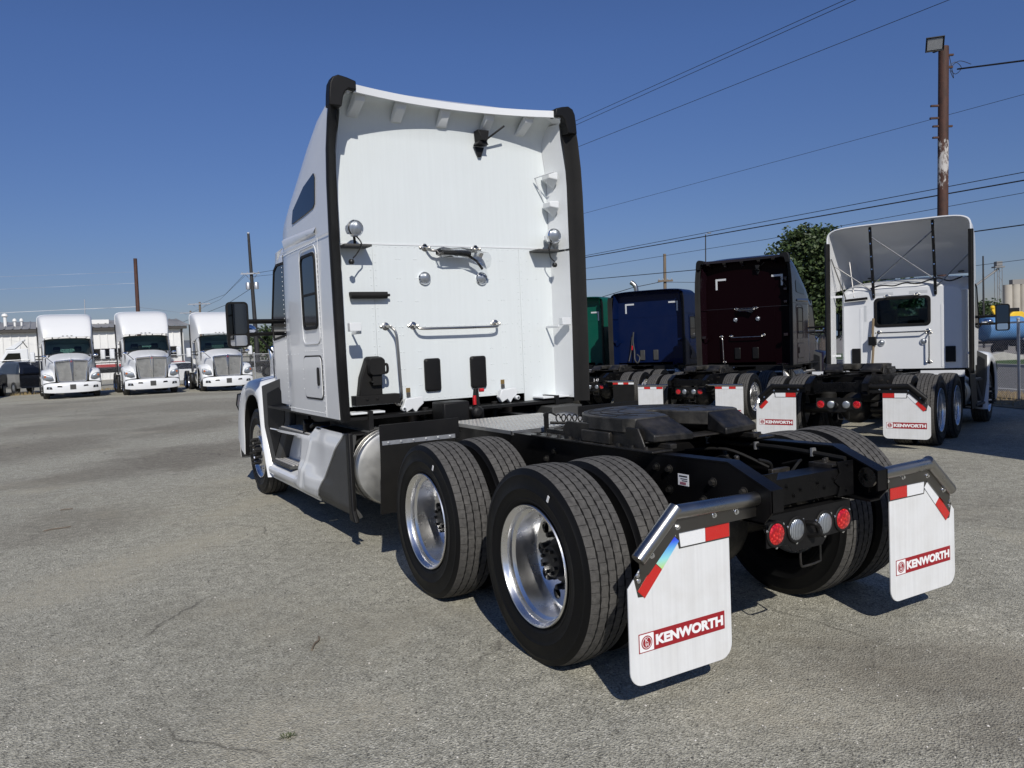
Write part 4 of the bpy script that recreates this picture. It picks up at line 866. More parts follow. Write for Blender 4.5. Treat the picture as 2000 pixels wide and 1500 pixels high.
        for xi, xo, z in E_: R_.append([(s*xi, 2.885, z), (s*(xi+xo)/2, 2.845, z), (s*(xo-.01), 2.782, z), (s*(xo+.002), 2.776, z), (s*(xo+.006), 2.79, z), (s*(xo-.002), 2.83, z), (s*(xo-.018), 2.89, z), (s*(xi+.01), 2.895, z)])
        k = MB(); k.loft(R_, True, True, True); ed = k.build('rubber_edge', 'rub', root, 50)
        if roof == 'high':   # corner cap over the roof shoulder
            k = MB(); k.prism([(s*p, q) for p, q in ((1.199, 3.58), (1.192, 3.68), (1.182, 3.76), (1.158, 3.808), (1.11, 3.830), (1.04, 3.818), (.965, 3.796), (.965, 3.722), (1.03, 3.728), (1.062, 3.70), (1.08, 3.65), (1.095, 3.58))], 'y', 2.770, 2.875)
            k.build('corner_cap', 'blk', ed, 30, .01)
    # sides: windows, hatch, seams
    for s in (-1, 1):
        x = W+.001
        f = window_part(root, s, x, rrect(3.335, 3.735, 1.86, 2.47, .06), .03, 'sleeper_window')
        k = MB(); k.box(*sorted((s*(x+.006), s*(x+.012))), 3.36, 3.71, 2.13, 2.15); k.build('window_bar', 'rub', f)
        k = plate(rrect(3.27, 3.80, 1.70, 2.56, .09), [rrect(3.285, 3.785, 1.715, 2.545, .08)], 'x', s*x, s*(x+.008)); k.build('window_moulding', paint, root, 30, .003)
        k = plate(rrect(3.272, 3.826, 1.215, 1.605, .065), [rrect(3.284, 3.814, 1.227, 1.593, .055)], 'x', s*x, s*(x+.004)); hf = k.build('locker_hatch_seal', 'rub', root, 30)
        k = MB(); k.prism(rrect(3.288, 3.81, 1.231, 1.589, .05), 'x', s*x, s*(x+.009)); ht = k.build('locker_hatch', paint, root, 30, .003)
        k = MB(); k.prism(rrect(3.335, 3.385, 1.34, 1.50, .022), 'x', s*(x+.0095), s*(x+.022)); k.build('hatch_handle', 'blk', ht, 30, .004)
        if detail:
            P = [(s*x, 3.26+.0*i, 1.12+i*.045) for i in range(31)]+[(s*x, 3.26+i*.045, 1.105) for i in range(27)]+[(s*x, 3.30+i*.045, 2.575) for i in range(26)]+[(s*x, 3.86, 1.3+i*.09) for i in range(3)]+[(s*x, 4.42, 1.12+i*.045) for i in range(31)]+[(s*x, 3.40+i*.06, 1.645) for i in range(7)]+[(s*x, 4.0+i*.12, 1.62) for i in range(4)]
            rivets(P, (s, 0, 0), .006).build('rivets', paint, root, 40, kind='stuff')
            k = MB(); k.box(*sorted((s*x, s*(x+.003))), 3.22, 3.228, 1.075, 2.6); k.box(*sorted((s*x, s*(x+.003))), 2.88, 4.46, 2.60, 2.608); k.build('side_seam', paint, root)
        if roof == 'high':
            uw = [(3.97, 2.85), (3.97, 2.97), (3.80, 3.06), (3.36, 3.17), (3.31, 3.14), (3.31, 2.92), (3.36, 2.89)]
            def xo(y, z):       # outer skin of the roof shoulder at (y, z)
                for a1, b1 in zip(S, S[1:]):
                    if a1[0] <= y <= b1[0]:
                        t = (y-a1[0])/(b1[0]-a1[0]); ww = []
                        for q in (a1, b1):
                            h = half_ring(*q)
                            for p0, p1 in zip(h, h[1:]):
                                if p0[2] <= z <= p1[2]+1e-9 and p1[2] > p0[2]: ww.append(p0[0]+(p1[0]-p0[0])*(z-p0[2])/(p1[2]-p0[2])); break
                            else: ww.append(h[0][0])
                        return ww[0]+(ww[1]-ww[0])*t
                return W
            uwp = [(4.02, 2.83), (3.98, 2.95), (3.62, 3.10), (3.33, 3.16), (3.30, 3.12), (3.30, 2.90), (3.34, 2.87), (3.6, 2.85)]
            k = MB(); k.loft([[(s*(xo(p, q)+.002), p, q) for p, q in uwp], [(s*(xo(p, q)+.010), p, q) for p, q in uwp]], True, True, True); k.build('roof_window', 'dglass', root, 30)
        if roof == 'high' and detail:
            k = MB(); k.loft([[(s*(xo(y, 2.66)+.001), y, 2.63-.0*i) for i, y in enumerate((3.3, 3.6, 4.0, 4.35))], [(s*(xo(y, 2.68)+.022), y, 2.655+.02*i) for i, y in enumerate((3.3, 3.6, 4.0, 4.35))], [(s*(xo(y, 2.71)+.001), y, 2.70+.012*i) for i, y in enumerate((3.3, 3.6, 4.0, 4.35))]], False); k.build('pressed_crease', paint, root, 60)
        dw = [(4.60, 1.85), (5.36, 1.80), (5.42, 1.95), (5.22, 2.50), (5.1, 2.55), (4.62, 2.55)]
        k = MB(); k.prism([(4.49, 1.08), (4.49, 2.58), (5.14, 2.60), (5.30, 2.5), (5.46, 1.98), (5.42, 1.70), (5.36, 1.10)], 'x', s*1.077, s*1.086); d = k.build('door', paint, root, 30, .004)
        window_part(d, s, 1.0865, dw, .03, 'door_window')
        k = MB(); k.prism(rrect(4.56, 4.72, 1.62, 1.68, .02), 'x', s*1.087, s*1.105); k.build('door_handle', 'blk', d, 30, .004)
        if skirt: steps_and_skirt(root, s, paint, 0, 2.74, detail)
        tank(root, s, 2.66, 3.9)
        drive_guard(root, s)
    front_end(root, yF-6.1, paint, detail)

def sleeper_wall_kit(root, detail=2, lampm=None):
    yw = 3.128
    for x in (-.29, .29): round_lamp(root, (x, yw-.012, 2.252), .052, name='wall_lamp')
    grab_bar(root, smooth([(-.42, yw, 1.83), (-.415, yw-.06, 1.815), (-.37, yw-.09, 1.80), (-.2, yw-.095, 1.798), (.2, yw-.095, 1.798), (.37, yw-.09, 1.80), (.415, yw-.06, 1.815), (.42, yw, 1.83)], 5))
    grab_bar(root, smooth([(-.68, yw, 1.83), (-.655, yw-.06, 1.82), (-.625, yw-.09, 1.77), (-.615, yw-.095, 1.65), (-.605, yw-.095, 1.35), (-.60, yw-.09, 1.20), (-.60, yw-.03, 1.16)], 5))
    grab_bar(root, smooth([(-.27, yw, 2.525), (-.25, yw-.05, 2.50), (-.2, yw-.08, 2.49), (.0, yw-.085, 2.49), (.15, yw-.08, 2.49), (.22, yw-.05, 2.50), (.245, yw, 2.525)], 5))
    for x0, x1 in ((-.335, -.18), (.13, .29)):
        k = MB(); R_ = []
        for dd, e in ((0, 0), (.022, .0), (.034, .012), (.036, .03)): R_.append([(p, yw-dd, q) for p, q in rrect(x0+e, x1-e, 1.235+e, 1.532-e, .025, 4)])
        k.loft(R_, True, True, True); k.build('air_vent', 'blk', root, 30)
    # camera under the roof lip
    k = MB(); k.loft([[(.30-.03, yw-.10, 3.60), (.36+.03, yw-.10, 3.60), (.39, yw-.02, 3.60), (.27, yw-.02, 3.60)], [(.305, yw-.13, 3.50), (.355, yw-.13, 3.50), (.38, yw-.02, 3.50), (.28, yw-.02, 3.50)]], True, True, True)
    k.prism([(.26, 3.47), (.38, 3.47), (.36, 3.50), (.28, 3.50)], 'y', yw-.10, yw-.01); k.prism([(.27, 3.46), (.37, 3.46), (.335, 3.37), (.305, 3.37)], 'y', yw-.03, yw-.01); k.tube([(.38, yw-.08, 3.53), (.52, yw-.16, 3.64)], .010, 6)
    cm = k.build('rear_camera', 'blk', root, 30, .004)
    if detail < 2: return
    # spot lamps on swivel stalks with brackets
    for s in (-1, 1):
        c = (s*.985, yw-.22, 2.64); o = round_lamp(root, c, .062, (-s*.1, -1, 0), 'spot_lamp')
        k = MB(); k.lathe([(.058, 0), (.07, -.02), (.062, -.07), (.03, -.10), (.001, -.105)], c, (-s*.1, -1, 0), 24); k.build('lamp_shell', 'chrome', o)
        k = MB(); k.cyl((c[0], c[1]+.05, c[2]-.05), (c[0]-s*.02, c[1]+.09, c[2]-.13), .012, n=8); k.tube(smooth([(c[0], c[1]+.05, c[2]-.04), (c[0]-s*.05, c[1]+.02, c[2]-.12), (c[0]-s*.02, c[1]+.05, c[2]-.2), (c[0]+s*.02, c[1]+.04, c[2]-.24)]), .006, 6); k.ball((c[0]+s*.03, c[1]+.06, c[2]-.27), .026, 10); k.build('lamp_stalk', 'nut', o)
        k = MB(); k.box(*sorted((s*.83, s*1.07)), yw-.17, yw-.003, 2.500, 2.520); k.build('lamp_bracket', 'greyp', root, 30, .004)
    k = MB(); k.cyl((-1.0, yw-.045, 2.10), (-.67, yw-.045, 2.10), .030, n=16); k.box(-1.0, -.66, yw-.045, yw-.005, 2.10, 2.13); k.cyl((-.67, yw-.05, 2.10), (-.645, yw-.05, 2.10), .012, n=10); k.build('document_tube', 'rub', root, 30, .004)
    # hose holder and ledge on the left
    k = MB(); k.prism([(-.985, 1.24), (-.96, 1.40), (-.90, 1.56), (-.88, 1.575), (-.79, 1.575), (-.775, 1.52), (-.775, 1.24)], 'y', yw-.10, yw-.01); hb = k.build('hose_holder', 'rub', root, 30, .008)
    k = MB(); k.loft([[(x, yw-.16, z) for x, z in rrect(-.90, -.765, 1.42, 1.56, .03)], [(x, yw-.10, z) for x, z in rrect(-.91, -.755, 1.41, 1.57, .03)]], True, True, True); k.box(-.875, -.79, yw-.14, yw-.09, 1.33, 1.42); k.tube(smooth([(-.77, yw-.13, 1.50), (-.745, yw-.15, 1.50), (-.745, yw-.15, 1.44), (-.775, yw-.13, 1.43)]), .012, 8); k.build('holder_cup', 'rub', hb, 30, .006)
    k = MB(); k.box(-1.03, -.63, yw-.13, yw-.01, 1.165, 1.245); bolt(k, (-.93, yw-.13, 1.215), (0, -1, 0), .011, .01); bolt(k, (-.84, yw-.13, 1.215), (0, -1, 0), .011, .01); bolt(k, (-.885, yw-.1, 1.36), (0, -1, 0), .010, .06); k.build('holder_base', 'rub', hb, 30, .005)
    k = MB(); k.box(-1.06, -.80, yw-.16, yw+.05, 1.045, 1.07); k.build('left_ledge', 'inner', root, 30, .004)
    # stay in a clear bag wired to the upper rail
    k = MB(); k.cyl((-.16, yw-.10, 2.475), (.13, yw-.11, 2.465), .022, n=10); k.tube([(.1, yw-.1, 2.46), (.2, yw-.1, 2.40), (.26, yw-.09, 2.33)], .012, 6); k.tube(smooth([(-.2, yw-.1, 2.49), (-.17, yw-.12, 2.45), (-.12, yw-.1, 2.49)]), .006, 6); pk = k.build('bagged_stay', 'nut', root, 30)
    k = MB(); rnd = random.Random(5)
    k.loft([[(x, yw-.105+.05*math.cos(t)*sc_+rnd.uniform(-.008, .008), 2.475-.35*max(0, x-.1)+.04*math.sin(t)*sc_+rnd.uniform(-.01, .01)) for t in (2*math.pi*i/12 for i in range(12))] for x, sc_ in ((-.2, .5), (-.15, 1), (-.05, .9), (.05, 1.0), (.15, 1.2), (.22, 1.5), (.30, 1.9))], True); k.build('clear_bag', 'bag', pk, 20)
    # cab latches, isolators and the air valve below the wall
    for x, zz in ((-.50, 1.15), (.47, 1.165)):
        k = MB(); k.prism([(x-.09, zz-.03), (x-.06, zz+.04), (x+.10, zz+.05), (x+.11, zz-.01), (x+.06, zz-.05), (x+.03, zz-.09), (x-.0, zz-.05), (x-.06, zz-.08)], 'y', yw-.09, yw-.03); k.lathe([(.012, 0), (.022, .004), (.022, .05), (.012, .054)], (x-.09 if x < 0 else x+.1, yw-.12, zz-.045), (0, 1, 0), 14); k.build('cab_latch', 'inner', root, 30, .006)
        k = MB(); k.lathe([(.001, 0), (.05, 0), (.055, .03), (.048, .06), (.055, .09), (.05, .14), (.001, .14)], (x+.05, yw+.02, .93), (0, 0, 1), 18); k.build('cab_mount', 'brown', root)
        k = MB(); k.cyl((x+.13*(1 if x < 0 else -1), yw-.06, .90), (x+.13*(1 if x < 0 else -1), yw-.06, 1.1), .03, n=12); k.build('cab_damper', 'rub', root)
        k = MB(); k.box(x-.02, x+.02, yw-.006, yw-.003, zz+.09, zz+.13); k.build('warning_label', 'brass', root); k = MB(); k.box(x-.018, x+.018, yw-.012, yw-.003, zz+.05, zz+.085); k.build('label_holder', 'greyp', root)
    k = MB(); k.cyl((-.1, yw-.02, 1.03), (.42, yw-.02, 1.03), .022, n=12); k.build('cross_tube', 'blk', root)
    k = MB(); k.box(-.40, -.15, 2.62, 2.86, .985, 1.16); k.lathe([(.001, 0), (.05, 0), (.055, .02), (.04, .05), (.001, .052)], (-.10, 2.60, 1.06), (0, -1, 0), 16); k.box(-.14, -.02, 2.60, 2.80, .985, 1.09); av = k.build('battery_box', 'blk', root, 30, .015)
    k = MB(); k.prism([(-.10, 1.02), (-.02, 1.02), (-.04, 1.26), (-.07, 1.26)], 'y', 2.66, 2.70); k.build('switch_bracket', 'blk', av, 30, .004)
    k = MB(); k.cyl((-.085, 2.655, 1.12), (-.085, 2.655, 1.20), .016, n=10); k.cyl((-.02, 2.68, 1.24), (.02, 2.68, 1.24), .016, n=10); k.build('isolator_switch', 'redpl', av)
    k = MB(); k.box(.78, 1.12, 2.75, 3.05, .86, 1.03); k.build('tool_box', 'greyp', root, 30, .01)
def corner_tapes(root, zt, xs=(-.85, .85), y=3.1255, L=.28, w_=.05):
    for x in xs:
        s = -1 if x < 0 else 1
        k = MB(); k.prism([(x, zt), (x-s*L, zt), (x-s*L, zt-w_), (x-s*w_, zt-w_), (x-s*w_, zt-L), (x, zt-L)], 'y', y-.002, y); k.build('corner_tape', 'greytape', root)
# ================================================================== the big white sleeper truck
def place(root, x, y, rz, yF):
    f = Vector((-math.sin(rad(rz)), math.cos(rad(rz)))); z0 = gz(x, y); z1 = gz(x+f.x*yF, y+f.y*yF)
    root.location = (x, y, z0); root.rotation_euler = (math.atan2(z1-z0, yF), 0, rad(rz))
def deck_plate(root, y0=1.42, y1=2.45):
    k = MB(); k.box(-.45, .45, y0, y1, 1.008, 1.016); k.box(-.45, -.444, y0, y1, .99, 1.008); k.box(-.45, .45, y0, y0+.006, .985, 1.008); d = k.build('deck_plate', 'brush', root, 30)
    k = MB(); st = .034; i = 0; y = y0+.02
    while y < y1-.015:
        x = -.44+(st/2 if i % 2 else 0); j = 0
        while x < .44:
            a = rad(45 if (i+j) % 2 else -45); u = Vector((math.cos(a), math.sin(a), 0))*.0145; w_ = Vector((-u.y, u.x, 0))*.28; c = Vector((x, y, 1.0161))
            h = Vector((0, 0, .0028)); k.add([c+u, c+w_, c-u, c-w_, c+u*.4+h, c-u*.4+h], [(0, 1, 4), (1, 2, 5, 4), (2, 3, 5), (3, 0, 4, 5)]); x += st; j += 1
        y += st; i += 1
    k.build('raised_tread', 'deckt', d, 60, kind='stuff')
MT['deckt'] = mat('worn_tread_aluminium', (.62, .59, .53), .42, .55, var=.2, vscale=12, dust=.3, dscale=6)
def white_truck():
    root = thing('semi_truck', 'large white sleeper tractor in the foreground, seen from behind with its bare frame', 'truck')
    chassis(root, 6.1, 2, 'wide', painted_rainbow=True)
    sleeper_truck(root, 'white', 'wall', 'high', 2)
    sleeper_wall_kit(root, 2)
    deck_plate(root)
    # coiled air line and its pogo post
    k = MB(); k.tube([(.16+.22*t+.0, 1.52-.55*t, 1.075+.03*math.sin(3.14*t)+.0) if False else (-.06+.30*t+.03*math.cos(t*70), 1.42-.35*t, 1.07+.03*math.sin(t*70)) for t in [i/160 for i in range(161)]], .005, 6); k.tube(smooth([(-.06, 1.42, 1.09), (-.12, 1.42, 1.12), (-.19, 1.36, 1.10), (-.20, 1.34, 1.06)]), .006, 6); k.build('coiled_air_line', 'rub', root)
    k = MB(); k.box(-.235, -.195, 1.32, 1.328, 1.0, 1.13); k.cyl((-.215, 1.318, 1.115), (-.215, 1.335, 1.115), .02, n=12); k.build('hose_post', 'blk', root, 30, .003)
    for p in ([(-.2, 1.3, 1.06), (-.05, 1.2, 1.05), (.1, 1.05, 1.04), (.2, .9, 1.05)], [(-.33, 1.05, 1.04), (-.2, 1.0, 1.06), (.0, .95, 1.07), (.05, .8, 1.06)]):
        k = MB(); k.tube(smooth(p), .010, 8); k.build('air_hose', 'rub', root)
    k = MB(); k.box(-.4315, -.43, -.345, -.265, .855, .915); s = k.build('warning_sticker', 'wprint', root)
    k = MB()
    for i, (a, b_) in enumerate(((.90, .907), (.888, .892), (.878, .882))): k.box(-.4325, -.4318, -.335, -.275-.01*i, a, b_)
    k.build('sticker_print', 'bprint', s)
    k = MB()
    for i in range(3): k.box(-.4325, -.4318, -.325, -.28, .860+.005*i, .8625+.005*i)
    k.build('sticker_red_print', 'banner', s)
    return root
MAIN = white_truck()

# ================================================================== parked row on the right
def maroon_truck():
    root = thing('semi_truck', 'dark maroon high-roof sleeper tractor parked behind, with white corner tapes on its back wall', 'truck', group='trucks parked in the row on the right')
    chassis(root, 6.1, 1, 'plain'); sleeper_truck(root, 'maroon', 'mwall', 'high', 1, inner='maroon', skirt=True); sleeper_wall_kit(root, 1)
    corner_tapes(root, 3.33, (-.80, .93))
    k = MB(); k.prism([(-.16, 2.545), (.06, 2.52), (.24, 2.56), (.26, 2.52), (.16, 2.40), (.02, 2.46), (-.15, 2.46), (-.2, 2.5)], 'y', 3.0, 3.06); k.build('wrapped_stay', 'bag', root, 30, .01)
    place(root, 9.37, 9.69, -65.8, 6.1); return root
maroon_truck()
def blue_truck():
    root = thing('semi_truck', 'dark blue flat-roof sleeper tractor with dark mud flaps between the green and maroon trucks', 'truck', group='trucks parked in the row on the right')
    chassis(root, 6.1, 1, 'plain', flapdark=True); sleeper_truck(root, 'blue', 'blue', 'flat', 1, inner='blue')
    corner_tapes(root, 2.98, (-.80, .93), L=.3)
    yw = 3.128
    for x0, x1 in ((-.335, -.18), (.10, .26)):
        k = MB(); k.box(x0, x1, yw-.03, yw-.001, 1.22, 1.53); k.build('air_vent', 'greyp', root, 30, .012)
    k = MB(); k.tube(smooth([(-.50, yw-.1, 2.1), (-.52, yw-.12, 1.8), (-.48, yw-.12, 1.5), (-.44, yw-.2, 1.25), (-.30, yw-.3, 1.15), (-.25, yw-.25, 1.3), (-.38, yw-.15, 1.4)]), .022, 8); k.tube(smooth([(-.55, yw-.1, 1.95), (-.60, yw-.12, 1.5), (-.64, yw-.2, 1.2)]), .016, 8); k.build('air_hose', 'greyp', root)
    k = MB(); k.cyl((-.56, yw-.12, 1.55), (-.55, yw-.12, 1.68), .025, n=10); k.build('glad_hand', 'redpl', root)
    k = MB(); k.tube(smooth([(-1.08, 4.62, 3.0), (-1.08, 4.62, 3.5), (-1.13, 4.6, 3.66), (-1.24, 4.58, 3.76)]), .075, 12); k.build('exhaust_stack', 'steel', root)
    text(root, 'p', '2 47', .16, .07, .02, -.751, .80, 'wprint', bold=.01)
    place(root, 9.94, 13.98, -63.9, 6.1); return root
blue_truck()
def green_truck():
    root = thing('semi_truck', 'green sleeper tractor half hidden behind the right edge of the white truck', 'truck', group='trucks parked in the row on the right')
    chassis(root, 6.1, 0, 'plain', flapdark=True); sleeper_truck(root, 'green', 'green', 'flat', 0, inner='green'); corner_tapes(root, 2.85, (-.80, .93), L=.3)
    place(root, 9.5, 17.4, -65, 6.1); return root
green_truck()

# ================================================================== white day cab with the open roof fairing
def day_cab(root, yF=5.05, detail=1, lampz=.60, flap='wide'):
    dy = yF-6.1; yb = yF-1.85; Y = lambda y: y+dy; paint = 'white'
    chassis(root, yF, detail, flap, lampz=lampz, hanger='blk')
    rg = [full_ring(y, w_, zb, zs, H, 0, 0, .42) for y, w_, zb, zs, H in ((yb, .985, 1.06, 2.28, 2.53), (yb+.05, 1.03, 1.06, 2.32, 2.585), (yb+.2, 1.06, 1.06, 2.38, 2.64), (Y(4.75), 1.07, 1.06, 2.45, 2.72), (Y(5.1), 1.07, 1.06, 2.5, 2.76))]
    mb = MB(); mb.loft(rg, False); mb.loft([full_ring(Y(5.1), 1.07, 1.9, 2.5, 2.76, 0, 0, .42), full_ring(Y(5.32), 1.05, 1.9, 2.5, 2.79, 0, 0, .42), full_ring(Y(5.47), 1.0, 2.3, 2.5, 2.81, 0, 0, .42)], False); mb.build('cab_body', paint, root, 50)
    out = [(p[0], p[2]) for p in rg[0]]; win = rrect(-.42, .47, 1.86, 2.345, .07)
    k = plate(out, [win], 'y', yb-.003, yb+.012); k.build('rear_wall', paint, root, 30)
    k = plate(rrect(-.45, .50, 1.83, 2.375, .08), [rrect(-.40, .45, 1.88, 2.325, .06)], 'y', yb-.014, yb-.0035); rw = k.build('rear_window', 'rub', root, 30, .004)
    k = MB(); k.prism(rrect(-.41, .46, 1.87, 2.335, .065), 'y', yb-.006, yb-.004); k.build('pane', 'wglass', rw)
    mb = MB(); mb.box(-1.05, 1.05, yb+.05, Y(5.4), 1.04, 1.06); mb.build('floor_pan', 'blk', root)
    for s in (-1, 1):
        k = MB(); k.box(*sorted((s*.66, s*.70)), yb-.008, yb-.0035, 1.08, 2.2); k.build('wall_crease', paint, root, 30, .003)
        dw = [(4.60, 1.85), (5.36, 1.80), (5.42, 1.95), (5.22, 2.50), (5.1, 2.55), (4.62, 2.55)]
        k = MB(); k.prism(ypoly([(4.49, 1.08), (4.49, 2.46), (5.14, 2.56), (5.30, 2.5), (5.46, 1.98), (5.42, 1.70), (5.36, 1.10)], dy), 'x', s*1.072, s*1.081); d = k.build('door', paint, root, 30, .004)
        window_part(d, s, 1.0815, ypoly(dw, dy), .03, 'door_window')
        k = MB(); k.prism(rrect(Y(4.56), Y(4.72), 1.62, 1.68, .02), 'x', s*1.082, s*1.10); k.build('door_handle', 'blk', d, 30, .004)
        # side extender with rubber edge
        ye = yF-2.2
        k = MB(); k.box(*sorted((s*1.155, s*1.175)), ye, yb+.08, 1.0, 2.55); k.box(*sorted((s*1.06, s*1.155)), yb+.02, yb+.06, 1.3, 1.34); k.box(*sorted((s*1.0, s*1.155)), yb-.08, yb-.04, 2.42, 2.46); sx = k.build('side_extender', paint, root, 30, .005)
        k = MB(); k.loft([[(s*1.135, ye+.02, z), (s*1.145, ye-.05, z), (s*1.19, ye-.06, z), (s*1.22, ye-.03, z), (s*1.215, ye+.05, z)] for z in (.97, 2.0, 3.0, 3.30, 3.42)], True, True, True); k.build('rubber_edge', 'rub', sx, 50)
        tank(root, s, 2.35-.1, 3.3, .3)
        drive_guard(root, s, 'white', 1.95, 1.04)
        for nm, y0, y1, z, x1 in (('u', 3.3, 4.3, .86, 1.15), ('l', 3.35, 4.35, .42, 1.19)):
            k = MB(); k.box(*sorted((s*.92, s*x1)), y0, y1, z-.04, z); st = k.build('step', 'greyp', root, 30, .006)
            k = MB()
            for i in range(5): k.box(*sorted((s*(.94+.04*i), s*(.965+.04*i))), y0+.03, y1-.03, z, z+.010)
            k.build('step_tread', 'brush', st, 30)
        k = MB(); k.prism([(3.32, .42), (3.32, 1.04), (4.35, 1.04), (4.35, .42)], 'x', s*.90, s*.93); k.build('step_backing', 'blk', root)
        k = MB(); k.prism([(2.7, .95), (3.32, .95), (3.6, .35), (2.95, .35)], 'x', s*1.15, s*1.17); k.build('lower_fairing', 'blk', root, 30, .004)
    # roof fairing, open at the back
    ye = yF-2.2
    S = [(ye, 1.175, 2.5, 3.34, 3.685), (ye+.45, 1.16, 2.55, 3.30, 3.68), (ye+.85, 1.13, 2.62, 3.16, 3.62), (ye+1.2, 1.09, 2.66, 3.02, 3.48), (ye+1.45, 1.05, 2.70, 2.92, 3.22), (ye+1.58, 1.01, 2.73, 2.84, 3.0), (ye+1.64, .985, 2.74, 2.80, 2.84)]
    mb = MB(); mb.loft([full_ring(*q, 0, 0, .30) for q in S], False); rf = mb.build('roof_fairing', 'frp', root, 50); solid(rf, .014)
    k = MB(); L = full_ring(ye-.004, 1.178, 2.5, 3.30, 3.69, 0, 0, .30); k.tube(L, .016, 6); k.build('fairing_lip', paint, rf, 50)
    for s in (-1, 1):
        for x in (-.18, 0, .18):
            if s > 0: q = MB(); q.box(x-.04, x+.04, ye+1.62, ye+1.65, 2.865, 2.885); q.build('marker_lamp', 'greyp', rf, 30, .004)
        q = MB(); q.box(s*.80-.05, s*.80+.05, ye+1.55, ye+1.60, 2.86, 2.88); q.build('marker_lamp', 'greyp', rf, 30, .004)
    for x in (-.45, .58):
        k = MB(); k.obox((x, yb-.13, 3.02), (.022, 0, 0), (0, .022, .01), (0, -.12, .64)); a = k.build('fairing_post', 'blk', root, 30, .003)
        q = MB()
        for i in range(6): bolt(q, (x, yb-.155-.12*(i-2.5)/2.6, 3.02+.6*(i-2.5)/2.6), (0, -1, 0), .008, .008)
        q.build('bolts', 'chrome', a, kind='stuff')
    for p, q in (((-.43, yb-.2, 3.48), (.56, yb-.06, 2.66)), ((.56, yb-.2, 3.48), (-.43, yb-.06, 2.66)), ((-.45, yb-.02, 2.50), (-1.10, yb-.2, 3.02)), ((.58, yb-.02, 2.50), (1.12, yb-.2, 3.02)), ((-.95, yb, 2.4), (-1.14, yb-.25, 3.15)), ((-.80, yb, 2.42), (-.9, yb+.1, 3.1))):
        k = MB(); k.tube([p, q], .012, 8); k.build('brace_rod', 'steel', root)
    k = MB(); k.tube(smooth([(-.5, yb-.02, 2.56), (-.3, yb-.04, 2.60), (-.1, yb-.02, 2.58), (.1, yb-.05, 2.62), (.3, yb-.03, 2.59), (.6, yb-.05, 2.66), (.8, yb, 2.60), (1.0, yb, 2.66)]), .012, 6); k.build('wiring_loom', 'rub', root)
    # wall kit
    y = yb-.004
    grab_bar(root, smooth([(-.37, y, 1.74), (-.33, y-.07, 1.73), (-.25, y-.08, 1.725), (.33, y-.08, 1.725), (.41, y-.07, 1.73), (.45, y, 1.74)], 5))
    grab_bar(root, smooth([(.47, y, 1.70), (.48, y-.07, 1.66), (.48, y-.08, 1.55), (.48, y-.08, 1.3), (.475, y-.07, 1.21), (.47, y, 1.175)], 5))
    grab_bar(root, smooth([(-.22, y, 2.40), (-.2, y-.07, 2.385), (-.12, y-.08, 2.38), (.18, y-.08, 2.38), (.26, y-.07, 2.385), (.28, y, 2.40)], 5))
    for x in (-.32, .38): round_lamp(root, (x, y-.012, 1.545), .05, name='wall_lamp')
    for x0 in (-.845, .73):
        k = MB(); k.box(x0, x0+.16, y-.03, y-.001, 1.17, 1.45); k.build('air_vent', 'blk', root, 30, .012)
    k = MB(); k.tube(smooth([(-.45, y-.05, 2.0), (-.46, y-.07, 1.7), (-.45, y-.08, 1.45), (-.47, y-.09, 1.1)]), .022, 8); h = k.build('hose_sleeve', mat('tan_hose', (.20, .15, .09), .8) if 'tan' not in MT else MT['tan'], root)
    k = MB(); k.box(-.53, -.40, y-.12, y-.02, 1.50, 1.66); k.build('hose_clamp', 'blk', root, 30, .01)
    k = MB(); k.cyl((-.95, y-.06, 2.36), (-.55, y-.06, 2.38), .025, n=12); k.build('document_tube', 'rub', root)
    for x0, x1, z0, z1 in ((-.42, -.12, 2.42, 2.47), (.15, .45, 2.42, 2.47), (-.62, -.58, 1.95, 2.25)):
        k = MB(); k.box(x0, x1, y-.002, y-.0005, z0, z1); k.build('reflective_tape', 'greytape', root)
    front_end(root, dy, paint, detail, 'white')
DAY = thing('semi_truck', 'white day cab tractor with an open braced roof fairing, parked on the right', 'truck', group='trucks parked in the row on the right')
day_cab(DAY)
place(DAY, 7.19, 4.26, -68.6, 5.05)
def tall_roof(t, k=1.34):
    for c in t.children:
        if c.name.startswith('roof_fairing'): c.scale.z = k; c.location.z = 2.74*(1-k)
def mirror_black(root):
    for c in root.children_recursive:
        if c.name.startswith('mirror_housing'):
            c.data = c.data.copy(); c.data.materials.clear(); c.data.materials.append(MT['blk'])
for (x, y, rz, lab, grp) in ((-2.43, 44.4, 181.5, 'leftmost white tractor facing the camera beside the black parked car', 'white trucks facing the camera at the left'),
                             (.96, 43.0, 180, 'middle one of the three white tractors facing the camera', 'white trucks facing the camera at the left'),
                             (4.45, 43.0, 179, 'white tractor facing the camera nearest the foreground truck mirror', 'white trucks facing the camera at the left')):
    t = copy_tree(DAY); tall_roof(t); t['label'] = lab; t['group'] = grp; place(t, x, y, rz, 5.05)
mirror_black(DAY)

